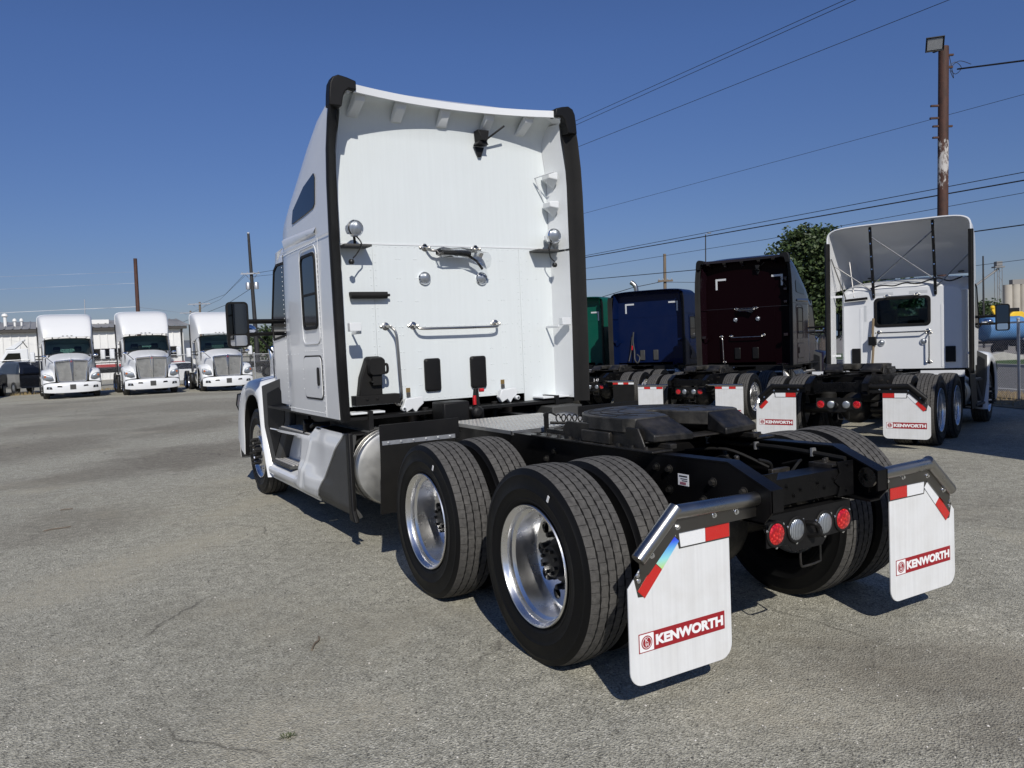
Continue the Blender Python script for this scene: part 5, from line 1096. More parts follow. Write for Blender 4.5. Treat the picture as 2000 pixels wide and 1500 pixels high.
def added_shadow_trailer():  # stand-in for an unknown shadow caster out of view, added for its shadow
    t = thing('added_shadow_trailer', 'unseen white box trailer added beyond the right edge to cast the shadow there', 'trailer', (5.85, -.92, gz(5.6, -.85)), -68.6)
    k = MB(); k.box(0, 2.6, 0, 9.5, 1.1, 4.1); k.build('box_body', 'white', t, 30, .02)
    for i in (0, 1):
        k = MB(); k.box(.08+i*1.24, 1.28+i*1.24, -.03, -.002, 1.15, 4.02); d = k.build('rear_door', 'white', t, 30, .01)
        for x in (.3, .9): q = MB(); q.cyl((.08+i*1.24+x, -.05, 1.2), (.08+i*1.24+x, -.05, 3.98), .02, n=8); q.build('lock_rod', 'galv', d)
    k = MB(); k.box(.1, 2.5, .1, .2, .5, .62); k.box(.5, .6, .1, .2, .6, 1.1); k.box(2.0, 2.1, .1, .2, .6, 1.1); k.build('rear_guard', 'galv', t, 30)
    for y in (1.6, 2.8):
        for x in (.05, 2.55):
            o = link('wheel', TM['drive'], t); o.location = (x, y, TR); o.rotation_euler = (0, 0, 0 if x < 1 else math.pi); link('rim', TM['rimd'], o)
    for x in (.5, 2.1): k = MB(); k.box(x-.06, x+.06, 7.6, 7.75, .05, 1.1); k.box(x-.15, x+.15, 7.55, 7.8, .0, .05); k.build('landing_leg', 'frame', t, 30)
added_shadow_trailer()
# ================================================================== fences
def fence(name, label, a, b_, h=1.9, step=3.0, mesh=.065, gzf=None):
    a, b_ = Vector((*a, 0)), Vector((*b_, 0)); d = (b_-a); L = d.length; d /= L
    root = thing(name, label, 'fence', (a.x, a.y, gz(a.x, a.y)))
    def P(t, z): 
        p = d*t; return (p.x, p.y, z+gz(a.x+p.x, a.y+p.y)-gz(a.x, a.y))
    n_ = int(L/step); k0 = MB(); k0.cyl((0, 0, -.1), (0, 0, h+.08), .035, n=10); k0.ball((0, 0, h+.08), .042, 8); me = k0.mesh('fence_post', [MT['galv']], 40)
    for i in range(n_+1):
        o = link('fence_post', me, root); o.location = P(i*step, 0)
    for z in (h,):
        k = MB(); k.tube([P(i*step, z) for i in range(n_+1)], .022, 8); k.build('top_rail', 'galv', root)
    k = MB(); nn = Vector((-d.y, d.x, 0))*.0026
    m_ = int(L/mesh)
    for i in range(-int(h/mesh), m_):
        for sg in (0, 1):
            t0 = i*mesh; t1 = t0+h-.05
            z0, z1 = .04, h-.02
            if t0 < 0: z0 += -t0; t0 = 0
            if t1 > L: z1 -= t1-L; t1 = L
            if t1 <= t0: continue
            p, q = (Vector(P(t0, z0)), Vector(P(t1, z1))) if sg else (Vector(P(L-t0, z0)), Vector(P(L-t1, z1)))
            e = (q-p).normalized().cross(nn.normalized())*.0026
            k.add([p+nn, p+e, p-nn, p-e, q+nn, q+e, q-nn, q-e], [(0, 1, 5, 4), (1, 2, 6, 5), (2, 3, 7, 6), (3, 0, 4, 7)])
    k.build('chain_link_mesh', 'galv', root, 60, kind='stuff'); return root
FD = Vector((.40, .9165)); FN = Vector((.9165, -.40)); F0 = Vector((17.26, 6.97))
f0 = F0-FD*9; f1 = F0+FD*27
fence('chain_link_fence', 'grey chain link fence with steel posts running along the street at the right', f0, f1)
fence('chain_link_fence', 'long chain link fence behind the white trucks facing the camera', (-16, 47.5), (32, 47.5), 1.9, 3.0, .09)
# ================================================================== street beyond the right fence
def strip_obj(name, d0, d1, t0, t1, m, dz, kind='structure', n_=30):
    k = MB()
    def f(t, d):
        p = F0+FD*t+FN*d; return (p.x, p.y, gz(p.x, p.y)+dz)
    k.grid(f, [t0+(t1-t0)*i/n_ for i in range(n_+1)], [d0, d1]); o = k.build(name, m, None, 60); o['kind'] = kind; return o
def rough_mat(name, c1, c2, scale, bst=.6):
    m, n, b = new_mat(name); P = texco(n, world=True); n.links.new(mixc(n, ramp(n, noise(n, P, scale, 7, .65), [(.3, 0.0), (.7, 1.0)]), c1, c2), b.inputs['Base Color']); b.inputs['Roughness'].default_value = .95; bump(n, b, noise(n, P, scale*6, 5), bst, .03); return m
strip_obj('verge', -1.6, 1.4, -25, 120, rough_mat('dry_grass_soil', (.13, .09, .05), (.33, .25, .14), 14), .012)
strip_obj('road', 1.4, 10.2, -60, 160, rough_mat('street_asphalt', (.10, .098, .095), (.15, .147, .14), 3), .010)
strip_obj('road_marking', 2.0, 2.14, -60, 160, mat('road_paint', (.6, .6, .58), .8, var=.2, vscale=10), .015)
k = MB()
for t in range(-60, 160, 20):
    p0, p1, p2, p3 = (F0+FD*t+FN*10.2, F0+FD*(t+20)+FN*10.2, F0+FD*(t+20)+FN*10.45, F0+FD*t+FN*10.45)
    z = gz(p0.x, p0.y); k.add([(p.x, p.y, z+h) for h in (0, .13) for p in (p0, p1, p2, p3)], [(4, 5, 6, 7), (0, 1, 5, 4), (2, 3, 7, 6)])
o = k.build('kerb', mat('concrete', (.38, .37, .34), .9, var=.15, vscale=6), None); o['kind'] = 'structure'
strip_obj('grass_strip', 10.45, 17, -60, 160, rough_mat('lawn', (.03, .065, .012), (.08, .13, .03), 9), .10)
strip_obj('yard_beyond', 17, 90, -60, 160, rough_mat('pale_gravel', (.20, .185, .16), (.30, .28, .25), 4), .03)
MT['drygrass'] = mat('dry_grass_blade', (.34, .26, .13), .9, var=.3, vscale=4)
k = MB(); rnd = random.Random(11)
for i in range(5200):
    t = rnd.uniform(-6, 14); d = rnd.uniform(-1.4, 1.3); p = F0+FD*t+FN*d; z = gz(p.x, p.y); a = rnd.uniform(0, 6.28); h = rnd.uniform(.03, .11); l = Vector((math.cos(a), math.sin(a), 0)); q = Vector((p.x, p.y, z+.01))
    k.add([q-l*.008, q+l*.008, q+Vector((rnd.uniform(-.07, .07), rnd.uniform(-.07, .07), h))], [(0, 1, 2)])
for i in range(2600):
    x = rnd.uniform(-8, 12); y = 47.5+rnd.gauss(-.3, .5); a = rnd.uniform(0, 6.28); h = rnd.uniform(.05, .22); l = Vector((math.cos(a), math.sin(a), 0)); q = Vector((x, y, gz(x, y)))
    k.add([q-l*.014, q+l*.014, q+Vector((rnd.uniform(-.1, .1), rnd.uniform(-.1, .1), h))], [(0, 1, 2)])
o = k.build('dry_grass', 'drygrass', None, 60); o['kind'] = 'stuff'; o['label'] = 'dry straw coloured grass growing along the fence lines'; o['category'] = 'grass'
def ground_at(u, v):
    d = at(u, v, 1)-CP; z = -.28; p = CP+d*((z-CP.z)/d.z); return p
# blue tank trailer, yellow machine, concrete slab across the street
p = at(1955, 650, 46)
t = thing('tank_trailer', 'blue cylindrical tank trailer standing across the street behind the right fence', 'tank', (p.x, p.y, -.28), math.degrees(math.atan2(CR.y, CR.x))+8)
MT['tblue'] = mat('faded_blue_paint', (.07, .20, .42), .5, var=.15, vscale=2, dust=.15)
k = MB(); k.lathe([(.001, -.06), (.5, -.04), (.68, .04), (.7, .12), (.7, 2.3), (.68, 2.4), (.5, 2.5), (.001, 2.52)], (-1.2, 0, 1.55), (1, 0, 0), 28); k.build('tank_body', 'tblue', t)
k = MB(); k.box(-1.3, 1.5, -.5, .5, .72, .86); k.box(-.2, .2, -.3, .3, .3, .75); k.build('trailer_frame', 'frame', t, 30, .01)
for x in (-.7, .9):
    k = MB(); k.lathe([(.1, -.1), (.36, -.1), (.4, 0), (.36, .1), (.1, .1)], (x, -.55, .4), (0, 1, 0), 20); k.build('wheel', 'side_t', t)
p = at(1990, 640, 62)
MT['yel'] = mat('yellow_machine_paint', (.75, .48, .02), .45, var=.1, dust=.15)
t = thing('wheel_loader', 'yellow construction machine standing behind the blue tank at the far right', 'machine', (p.x, p.y, -.28), math.degrees(math.atan2(CR.y, CR.x)))
k = MB(); k.prism([(-1.4, 1.2), (1.6, 1.2), (1.8, 1.8), (1.2, 2.2), (.3, 2.25), (-.2, 2.7), (-.9, 2.7), (-1.4, 2.3)], 'y', -.8, .8); k.build('machine_body', 'yel', t, 30, .05)
k = MB(); k.prism([(-1.3, 2.35), (-.3, 2.35), (-.3, 3.0), (-1.1, 3.0)], 'y', -.6, .6); k.build('machine_cab', 'dglass', t, 30, .04)
k = MB(); k.prism([(-1.6, 1.5), (-2.4, 2.9), (-2.2, 3.1), (-1.3, 1.8)], 'y', -.5, -.3); k.ball((-2.3, -.4, 3.1), .18, 10); k.build('lift_arm', 'yel', t, 30, .03)
for x in (-.9, 1.0):
    k = MB(); k.lathe([(.2, -.2), (.55, -.2), (.65, 0), (.55, .2), (.2, .2)], (x, -.8, .65), (0, 1, 0), 24); k.build('wheel', 'side_t', t)
p = at(1965, 690, 38)
k = MB(); k.prism([(-1.1, 0), (1.1, 0), (.9, .15), (-.3, .42), (-.9, .30)], 'y', -.3, .3); o = k.build('concrete_block', mat('rough_concrete', (.40, .39, .36), .9, bmp=.4, bscale=14, var=.15), None, 30, .03); o.location = (p.x, p.y, -.2); o.rotation_euler = (0, 0, math.atan2(CR.y, CR.x)); tag(o, 'wedge shaped grey concrete block lying below the blue tank', 'block')
# grain silos with elevator tower
p = at(1995, 640, 330); b0 = Vector((p.x, p.y, -.3)); ux = Vector((CR.x, CR.y, 0)).normalized(); uy = Vector((CF.x, CF.y, 0)).normalized()
MT['silo'] = mat('pale_concrete_silo', (.40, .37, .32), .9, var=.1, vscale=.15, bmp=.1, bscale=1)
t = thing('grain_silo', 'row of tall pale concrete grain silos with a roof house at the far right', 'silo', b0)
def ztop(v, depth): return at(1980, v, depth).z+.3
zt = ztop(556, 330)
for i in range(7):
    k = MB(); c = ux*(-5.6+3.3*i); k.cyl(c, c+Vector((0, 0, zt)), 1.7, n=24); k.build('silo_tube', 'silo', t)
k = MB(); k.obox(ux*5+Vector((0, 0, zt+1.0)), ux*9.2, uy*1.2, (0, 0, 1.0)); k.build('roof_house', mat('grey_siding', (.22, .21, .20), .8), t)
p = at(1951, 640, 330); t2 = thing('elevator_tower', 'thin lattice grain elevator tower with sloping conveyor left of the silos', 'tower', (p.x, p.y, -.3))
zt2 = ztop(517, 330); k = MB()
for a in (-1, 1):
    for b2 in (-1, 1): k.cyl(ux*a*1.0+uy*b2, ux*a*1.0+uy*b2+Vector((0, 0, zt2)), .12, n=6)
i = 0; z = 0
while z < zt2-2.5: k.tube([ux*(-1 if i % 2 else 1)-uy+Vector((0, 0, z)), ux*(1 if i % 2 else -1)-uy+Vector((0, 0, z+2.4))], .08, 5); z += 2.4; i += 1
k.build('tower_lattice', 'dgalv', t2)
k = MB(); k.obox((0, 0, zt2-.8), ux*2, uy*1.4, (0, 0, .3)); k.obox((0, 0, zt2+.6), ux*1.2, uy, (0, 0, .9)); k.build('tower_head', 'dgalv', t2)
k = MB(); k.tube([(0, 0, zt2-1.5), tuple(-ux*14+Vector((0, 0, zt2-11)))], .45, 8); k.build('conveyor', 'dgalv', t2)
# ================================================================== trees
def tree(name, label, base, height, rw, seed, leaves=9000, leaf=.16, zc=.62, cols=((.022, .042, .012), (.045, .075, .02), (.07, .10, .03))):
    root = thing(name, label, 'tree', base); rnd = random.Random(seed)
    k = MB(); P = [Vector((0, 0, 0)), Vector((.05, .0, height*.25)), Vector((-.05, .05, height*.5)), Vector((.0, 0, height*.8))]; k.tube(smooth(P, 4), [height*.032*(1-.07*i) for i in range(13)], 8)
    clumps = []
    for i in range(75):
        th = rnd.uniform(0, 6.28); ph = rnd.uniform(-.75, 1); r = rw*rnd.uniform(.15, .92)*math.sqrt(max(.08, 1-ph*ph*.85)); c = Vector((r*math.cos(th), r*math.sin(th), height*zc+ph*height*.36)); clumps.append((c, rw*rnd.uniform(.22, .42)))
        if i % 2 == 0: k.tube(smooth([Vector((0, 0, height*rnd.uniform(.2, .55))), c*.55+Vector((0, 0, height*.2)), c], 4), [height*.011*(1-.09*j) for j in range(9)], 5)
    k.build('trunk', mat('bark', (.07, .055, .04), .9, bmp=.5, bscale=20), root)
    k = MB()
    for i in range(leaves):
        c, r = rnd.choice(clumps); v = Vector((rnd.gauss(0, 1), rnd.gauss(0, 1), rnd.gauss(0, 1))).normalized()*r*rnd.uniform(.5, 1.08); q = c+v
        a = Vector((rnd.gauss(0, 1), rnd.gauss(0, 1), rnd.gauss(0, .6))).normalized()*leaf*rnd.uniform(.6, 1.2); b2 = a.cross(Vector((rnd.gauss(0, 1), rnd.gauss(0, 1), rnd.gauss(0, 1)))).normalized()*leaf*.5
        k.add([q-a, q-a*.1+b2, q+a, q-a*.1-b2], [(0, 1, 2, 3)], rnd.choice((0, 0, 1, 1, 2)))
    ms = [mat('leaf', c, .6, var=.2, vscale=2) for c in cols]
    o = link('crown', k.mesh('crown', ms, 180, False), root); return root
p = at(1603, 645, 38); tree('leafy_tree', 'dense dark green leafy tree rising between the maroon truck and the white day cab', (p.x, p.y, -.3), 6.9, 2.4, 4, 22000, .12, .58)
p = at(1690, 645, 40); tree('leafy_tree', 'green leafy tree standing directly behind the white day cab fairing', (p.x, p.y, -.3), 5.6, 2.6, 9, 12000, .14)
p = at(1925, 640, 95); tree('leafy_tree', 'low dark bush seen above the right fence beside the day cab mirror', (p.x, p.y, -.3), 4.2, 2.6, 12, 2500, .22)
p = at(525, 690, 95); tree('leafy_tree', 'small dark tree behind the fence beside the foreground truck mirror', (p.x, p.y, 0), 4.5, 2.8, 15, 2500, .22)
# ================================================================== poles and wires
MT['rust'] = mat('rusty_brown_pole', (.065, .028, .019), .75, var=.4, vscale=6, vst=(1, 1, .3), bmp=.2, bscale=30)
MT['wood'] = mat('weathered_wood', (.16, .125, .09), .9, var=.3, vscale=8, vst=(3, 3, .2), bmp=.3, bscale=40)
MT['tar'] = mat('dark_pole', (.02, .02, .022), .7, var=.3)
MT['wire'] = mat('black_cable', (.015, .015, .016), .6)
MT['gwire'] = mat('bare_aluminium_cable', (.62, .63, .64), .5, .5)
def pole(name, label, u, vt, vb_u, depth, r, m, cat='pole', z0=-.3, arms=(), rtop=.75):
    top = at(u, vt, depth); bot = at(vb_u, 690, depth); base = Vector((bot.x, bot.y, z0))
    root = thing(name, label, cat, base); T = top-base
    k = MB(); k.tube([Vector((0, 0, -.2))+T*0, T*.5, T], [r, r*(1+rtop)/2, r*rtop], 12); k.build('shaft', m, root)
    for v, half, mm, w_ in arms:
        f = (at(u, v, depth)-base).z/T.z; c = T*f
        q = MB(); q.obox(c-uy*(r+.05), ux*half, uy*.05, (0, 0, w_)); ar = q.build('crossarm', mm, root, 30)
        for e in (-.85, -.3, .3, .85):
            i_ = MB(); i_.lathe([(.03, 0), (.05, .03), (.03, .06), (.045, .09), (.02, .13)], c-uy*(r+.05)+ux*half*e+Vector((0, 0, w_)), (0, 0, 1), 8); i_.build('insulator', 'galv', root)
        if half > .6:
            q = MB(); q.tube([c-Vector((0, 0, .8)), c+ux*half*.6-Vector((0, 0, w_))], .03, 5); q.tube([c-Vector((0, 0, .8)), c-ux*half*.6-Vector((0, 0, w_))], .03, 5); q.build('arm_brace', mm, root)
    return root, base, T
# near light pole with floodlight
rt, base, T = pole('light_pole', 'rusty brown steel light pole with a floodlight rising behind the white day cab', 1843, 92, 1838, 20, .135, 'rust', 'light pole', -.3, (), .92)
zf = lambda v: (at(1840, v, 20)-base).z/T.z
def flaking_pole(z1, z2):       # rusty steel with the remains of a white painted band
    m, n, b = new_mat('flaking_rusty_pole'); P = texco(n, (2.2, 2.2, .8)); g = ND(n, 'SeparateXYZ'); n.links.new(texco(n), g.inputs[0])
    base = mixc(n, ramp(n, noise(n, P, 5, 6, .65), [(.3, 0.0), (.7, 1.0)]), (.035, .018, .013), (.085, .034, .021))
    mr = ND(n, 'MapRange'); mr.inputs[1].default_value = z1; mr.inputs[2].default_value = z2; n.links.new(g.outputs[2], mr.inputs[0])
    win = ramp(n, mr.outputs[0], [(0, 0.0), (.25, .36), (.55, .47), (.9, .40), (1, 0.0)])
    ad = ND(n, 'Math', operation='ADD'); n.links.new(win, ad.inputs[0]); n.links.new(noise(n, P, 6, 8, .7), ad.inputs[1])
    n.links.new(mixc(n, ramp(n, ad.outputs[0], [(.88, 0.0), (.98, .9)]), base, (.52, .50, .47)), b.inputs['Base Color'])
    b.inputs['Roughness'].default_value = .75; bump(n, b, noise(n, P, 30, 5), .3); return m
for c_ in rt.children:
    if c_.name.startswith('shaft'): c_.data.materials.clear(); c_.data.materials.append(flaking_pole(T.z*zf(395), T.z*zf(262)))
for v, sd, ln in ((206, -1, .22), (230, -1, .24), (246, -1, .16), (268, -1, .16), (247, 1, .12), (108, 1, .14), (132, 1, .12)):
    c = T*zf(v); k = MB(); k.obox(c+ux*sd*(.12+ln*.4), ux*ln*.5, uy*.03, (0, 0, .022)); k.build('climbing_step', 'rust', rt)
fl = at(1826, 86, 19.7)-base
k = MB(); fx = (ux*.95-uy*.3).normalized(); fy_ = Vector((-fx.y, fx.x, 0)); up_ = Vector((0, 0, 1)); tl = (-fy_*.85-up_*.45).normalized(); uu = tl.cross(fx).normalized()
if uu.z < 0: uu = -uu
R_ = []
for o_, s_ in ((.0, 1.0), (-.02, 1.0), (-.20, .55), (-.26, .5)): R_.append([fl+tl*o_+fx*.20*s_*a+uu*.165*s_*b2 for a, b2 in ((-1, -1), (1, -1), (1, 1), (-1, 1))])
k.loft(R_, True, False, True); h = k.build('floodlight_housing', 'galv', rt, 30)
k = MB(); k.loft([[fl+tl*.004+fx*.17*a+uu*.135*b2 for a, b2 in ((-1, -1), (1, -1), (1, 1), (-1, 1))], [fl+tl*.0+fx*.165*a+uu*.13*b2 for a, b2 in ((-1, -1), (1, -1), (1, 1), (-1, 1))]], True, True, True); k.build('floodlight_glass', 'lens', rt)
k = MB(); k.tube([fl+tl*.01+fx*.2*a+uu*.165*b2 for a, b2 in ((-1, -1), (1, -1), (1, 1), (-1, 1))], .018, 6, True); k.build('floodlight_rim', 'blk', rt)
k = MB(); k.tube([fl-uu*.18-tl*.08, T*1.0], .05, 8); k.build('floodlight_bracket', 'blk', rt)
k = MB(); c = T*zf(130)
k.tube(smooth([c+ux*.14, c+ux*.3+Vector((0, 0, .1)), c+ux*.45-Vector((0, 0, .05)), c+ux*.3-Vector((0, 0, .2)), c+ux*.18-Vector((0, 0, .05)), c+ux*.4+Vector((0, 0, .12)), c+ux*.7+Vector((0, 0, .03))]), .008, 5)
k.tube(smooth([c+ux*.14+Vector((0, 0, .3)), c+ux*.2, c+ux*.25-Vector((0, 0, .3)), c+ux*.16-Vector((0, 0, .1))]), .008, 5); k.build('loose_cable', 'wire', rt)
pole('utility_pole', 'brown utility pole standing behind the middle white tractor', 264, 505, 273, 62, .17, 'rust', 'pole', 0, (), .8)
up2, b2_, T2 = pole('utility_pole', 'tall dark utility pole with white crossarm and transformer near the truck mirror', 485, 456, 503, 82, .26, 'tar', 'pole', 0, ((535, 1.0, 'wpaintarm', .07),) if 0 else ((535, 1.0, 'galv', .07),), .5)
c = T2*((at(490, 558, 82)-b2_).z/T2.z)
for s in (-1, 1):
    k = MB(); k.lathe([(.001, 0), (.24, 0), (.25, .05), (.25, .62), (.2, .70), (.001, .72)], c+ux*s*.42-Vector((0, 0, .36)), (0, 0, 1), 16); k.build('transformer', 'galv', up2)
k = MB(); q = T2*1.0; k.cyl(q-Vector((0, 0, .7)), q+Vector((0, 0, .1)), .14, .13, 8); k.build('pole_cap', 'gwire', up2)
pole('utility_pole', 'distant utility pole with a pale crossarm left of the dark pole', 390, 590, 393, 120, .2, 'wood', 'pole', 0, ((594, 1.7, 'galv', .08),))
pole('utility_pole', 'most distant small utility pole with pale crossarm left of the dark pole', 372, 607, 374, 150, .22, 'wood', 'pole', 0, ((611, 1.9, 'galv', .09),))
pole('utility_pole', 'plain wooden utility pole with low crossarm between blue and maroon trucks', 1298, 496, 1300, 58, .14, 'wood', 'pole', -.3, ((549, .55, 'wood', .06),))
pole('radio_mast', 'thin mast rising over the roof of the leftmost white tractor', 165, 585, 167, 72, .05, 'galv', 'mast', 0)
pole('flag_pole', 'thin black pole with white tip right of the day cab', 1920, 500, 1922, 60, .09, 'tar', 'pole', -.3, (), .6)
sp, sb, sT = pole('street_light', 'thin street light above the maroon truck roof', 1378, 458, 1379, 70, .06, 'tar', 'street light', -.3)
k = MB(); k.tube([sT, sT+ux*.25+Vector((0, 0, .12))], .03, 6); k.ball(sT+ux*.35+Vector((0, 0, .12)), .16, 10, (1.3, .8, .4)); k.build('lamp_head', 'galv', sp)
def wire(label, pts, r=.012, m='wire', sag=0, group='overhead wires'):
    P = [at(*p) for p in pts]; base = P[0].copy()
    k = MB(); S = []
    for i in range(len(P)-1):
        for j in range(12):
            t = j/12; q = P[i].lerp(P[i+1], t); q.z -= sag*4*t*(1-t)/(len(P)-1); S.append(q-base)
    S.append(P[-1]-base)
    k.tube(S, r, 6); o = k.build('overhead_wire', m, None, 60); o.location = base; tag(o, label, 'wire', group)
W_ = [('topmost of the twin thin wires leaving the sky at the top centre right', [(1020, 283, 62), (1650, 0, 36), (1760, -50, 33)], .013), ('lower of the twin thin wires leaving the sky at the top centre right', [(1020, 291, 62), (1671, 0, 36), (1790, -54, 33)], .013),
      ('thin wire below the twin wires, leaving the top edge near the floodlight', [(1020, 330, 60), (1853, 0, 34), (1960, -44, 31)], .012), ('faint thin wire passing behind the rusty light pole', [(1000, 455, 70), (2060, 168, 40)], .010),
      ('upper thin cable of the pair crossing just above the tree', [(1040, 519, 62), (2080, 321, 30)], .014), ('thick black cable crossing just above the tree', [(1040, 521, 60), (2080, 338, 29)], .023),
      ('thin cable touching the tree top behind the day cab', [(1040, 541, 64), (1500, 467, 46), (2080, 362, 33)], .011), ('thick cable passing behind the maroon truck roof', [(1040, 556, 60), (1360, 527, 46), (2080, 428, 27)], .019),
      ('low cable sagging from the wooden pole towards the green truck', [(1298, 549, 58), (1235, 562, 58.5), (1150, 588, 60)], .02), ('thin cable from the wooden pole towards the maroon truck', [(1298, 551, 58), (1420, 552, 57)], .014), ('thin dark cable right of the day cab fairing', [(1880, 522, 50), (2080, 497, 42)], .012),
      ('cable tied to the rusty light pole near its floodlight', [(1870, 135, 20), (2080, 108, 17)], .018),
      ('pale lowest wire left of the brown pole over the white trucks', [(-60, 614, 60), (130, 605, 61), (270, 599, 62)], .014, 'gwire'), ('faint pale wire above it on the far left', [(-60, 568, 60), (264, 553, 62)], .006, 'gwire'), ('faintest pale wire at the far left, highest of three', [(-60, 543, 60), (264, 531, 62)], .005, 'gwire'),
      ('pale wire right of the brown pole', [(270, 600, 62), (372, 613, 150)], .012, 'gwire'),
      ('thin wire from the dark pole crossarm down to the distant pole', [(478, 535, 82), (440, 575, 98), (391, 594, 120)], .016), ('second thin wire from the dark pole crossarm to the most distant pole', [(480, 537, 82), (430, 585, 110), (373, 611, 150)], .016), ('thin wire from the transformer down to the left', [(488, 565, 82), (440, 596, 90), (340, 636, 110)], .02),
      ('thin wire right of the dark pole running behind the white truck', [(490, 535, 82), (600, 517, 76)], .016), ('lower thin wire right of the dark pole running behind the white truck', [(495, 540, 82), (600, 530, 76)], .014)]
for w__ in W_: wire(w__[0], w__[1], w__[2]*1.15, *(w__[3:4]))
# ================================================================== building on the left
def building():
    y0 = 75.0; x0, x1 = -45.0, 7.8; ev = 4.35
    root = thing('metal_building', 'long low white metal building with a grey ribbed roof behind the white trucks', 'building', (0, y0, 0))
    m_w = mat('white_metal_siding', (.74, .74, .72), .6, var=.05, vscale=.5); m_r = mat('grey_metal_roof', (.30, .295, .28), .6, .2, var=.25, vscale=.7, vst=(1, .2, 1)); m_f = mat('dark_fascia', (.05, .045, .04), .6)
    k = MB(); x = x0; P = []
    while x < x1: P += [(x, 0), (x+.22, 0), (x+.26, -.05), (x+.34, -.05), (x+.38, 0)]; x += .6
    k.loft([[(a, b2, z) for a, b2 in P] for z in (0, ev)], False); k.build('ribbed_wall', m_w, root, 20)
    k = MB(); k.box(x1-.05, x1, 0, 14, 0, ev); k.build('end_wall', m_w, root)
    k = MB(); k.box(x0, x1+.3, -.45, -.06, ev-.02, ev+.24); k.build('fascia', m_f, root, 30, .02)
    k = MB(); x = x0; P = []
    while x < x1+.3: P += [(x, 0), (x+.42, 0), (x+.46, .06), (x+.54, .06), (x+.58, 0)]; x += .6
    k.loft([[(a, yy, zz+b2) for a, b2 in P] for yy, zz in ((-.5, ev+.25), (8, ev+1.25), (16, ev+.25))], False); rf = k.build('roof', m_r, root, 20)
    for xx, hh, r in ((-6.1, 1.0, .13), (-5.4, .4, .09), (-4.9, .4, .08), (-9, .6, .12)):
        q = MB(); q.cyl((xx, 3, ev+.6), (xx, 3, ev+.7+hh*.8), r, n=12); q.lathe([(r*.8, 0), (r*2, .1), (r*1.6, .28), (.01, .36)], (xx, 3, ev+.7+hh*.75), (0, 0, 1), 14); q.build('roof_vent', m_w, rf)
    q = MB(); q.box(.2, 2.0, 4, 7, ev+.6, ev+1.15); q.build('roof_box', m_w, rf, 30, .02)
    for i in range(22):
        xx = .2+i*.78
        if xx > x1-.9: break
        f = plate([(xx, 1.75), (xx+.72, 1.75), (xx+.72, 2.75), (xx, 2.75)], [[(xx+.05, 1.8), (xx+.67, 1.8), (xx+.67, 2.7), (xx+.05, 2.7)]], 'y', -.14, -.06).build('window', m_f, root)
        q = MB(); q.box(xx+.04, xx+.68, -.10, -.085, 1.79, 2.71); q.build('pane', 'dglass', f)
    q = MB(); q.box(.0, x1, -.09, -.055, 1.05, 1.35); q.build('red_stripe', mat('red_trim', (.35, .03, .03), .6), root)
    k = MB(); k.box(7.9, 9.6, 3, 6, 0, 3.2); k.box(7.8, 9.7, 2.9, 6.1, 3.2, 3.3); k.build('side_annex', m_w, root, 30, .02)
building()
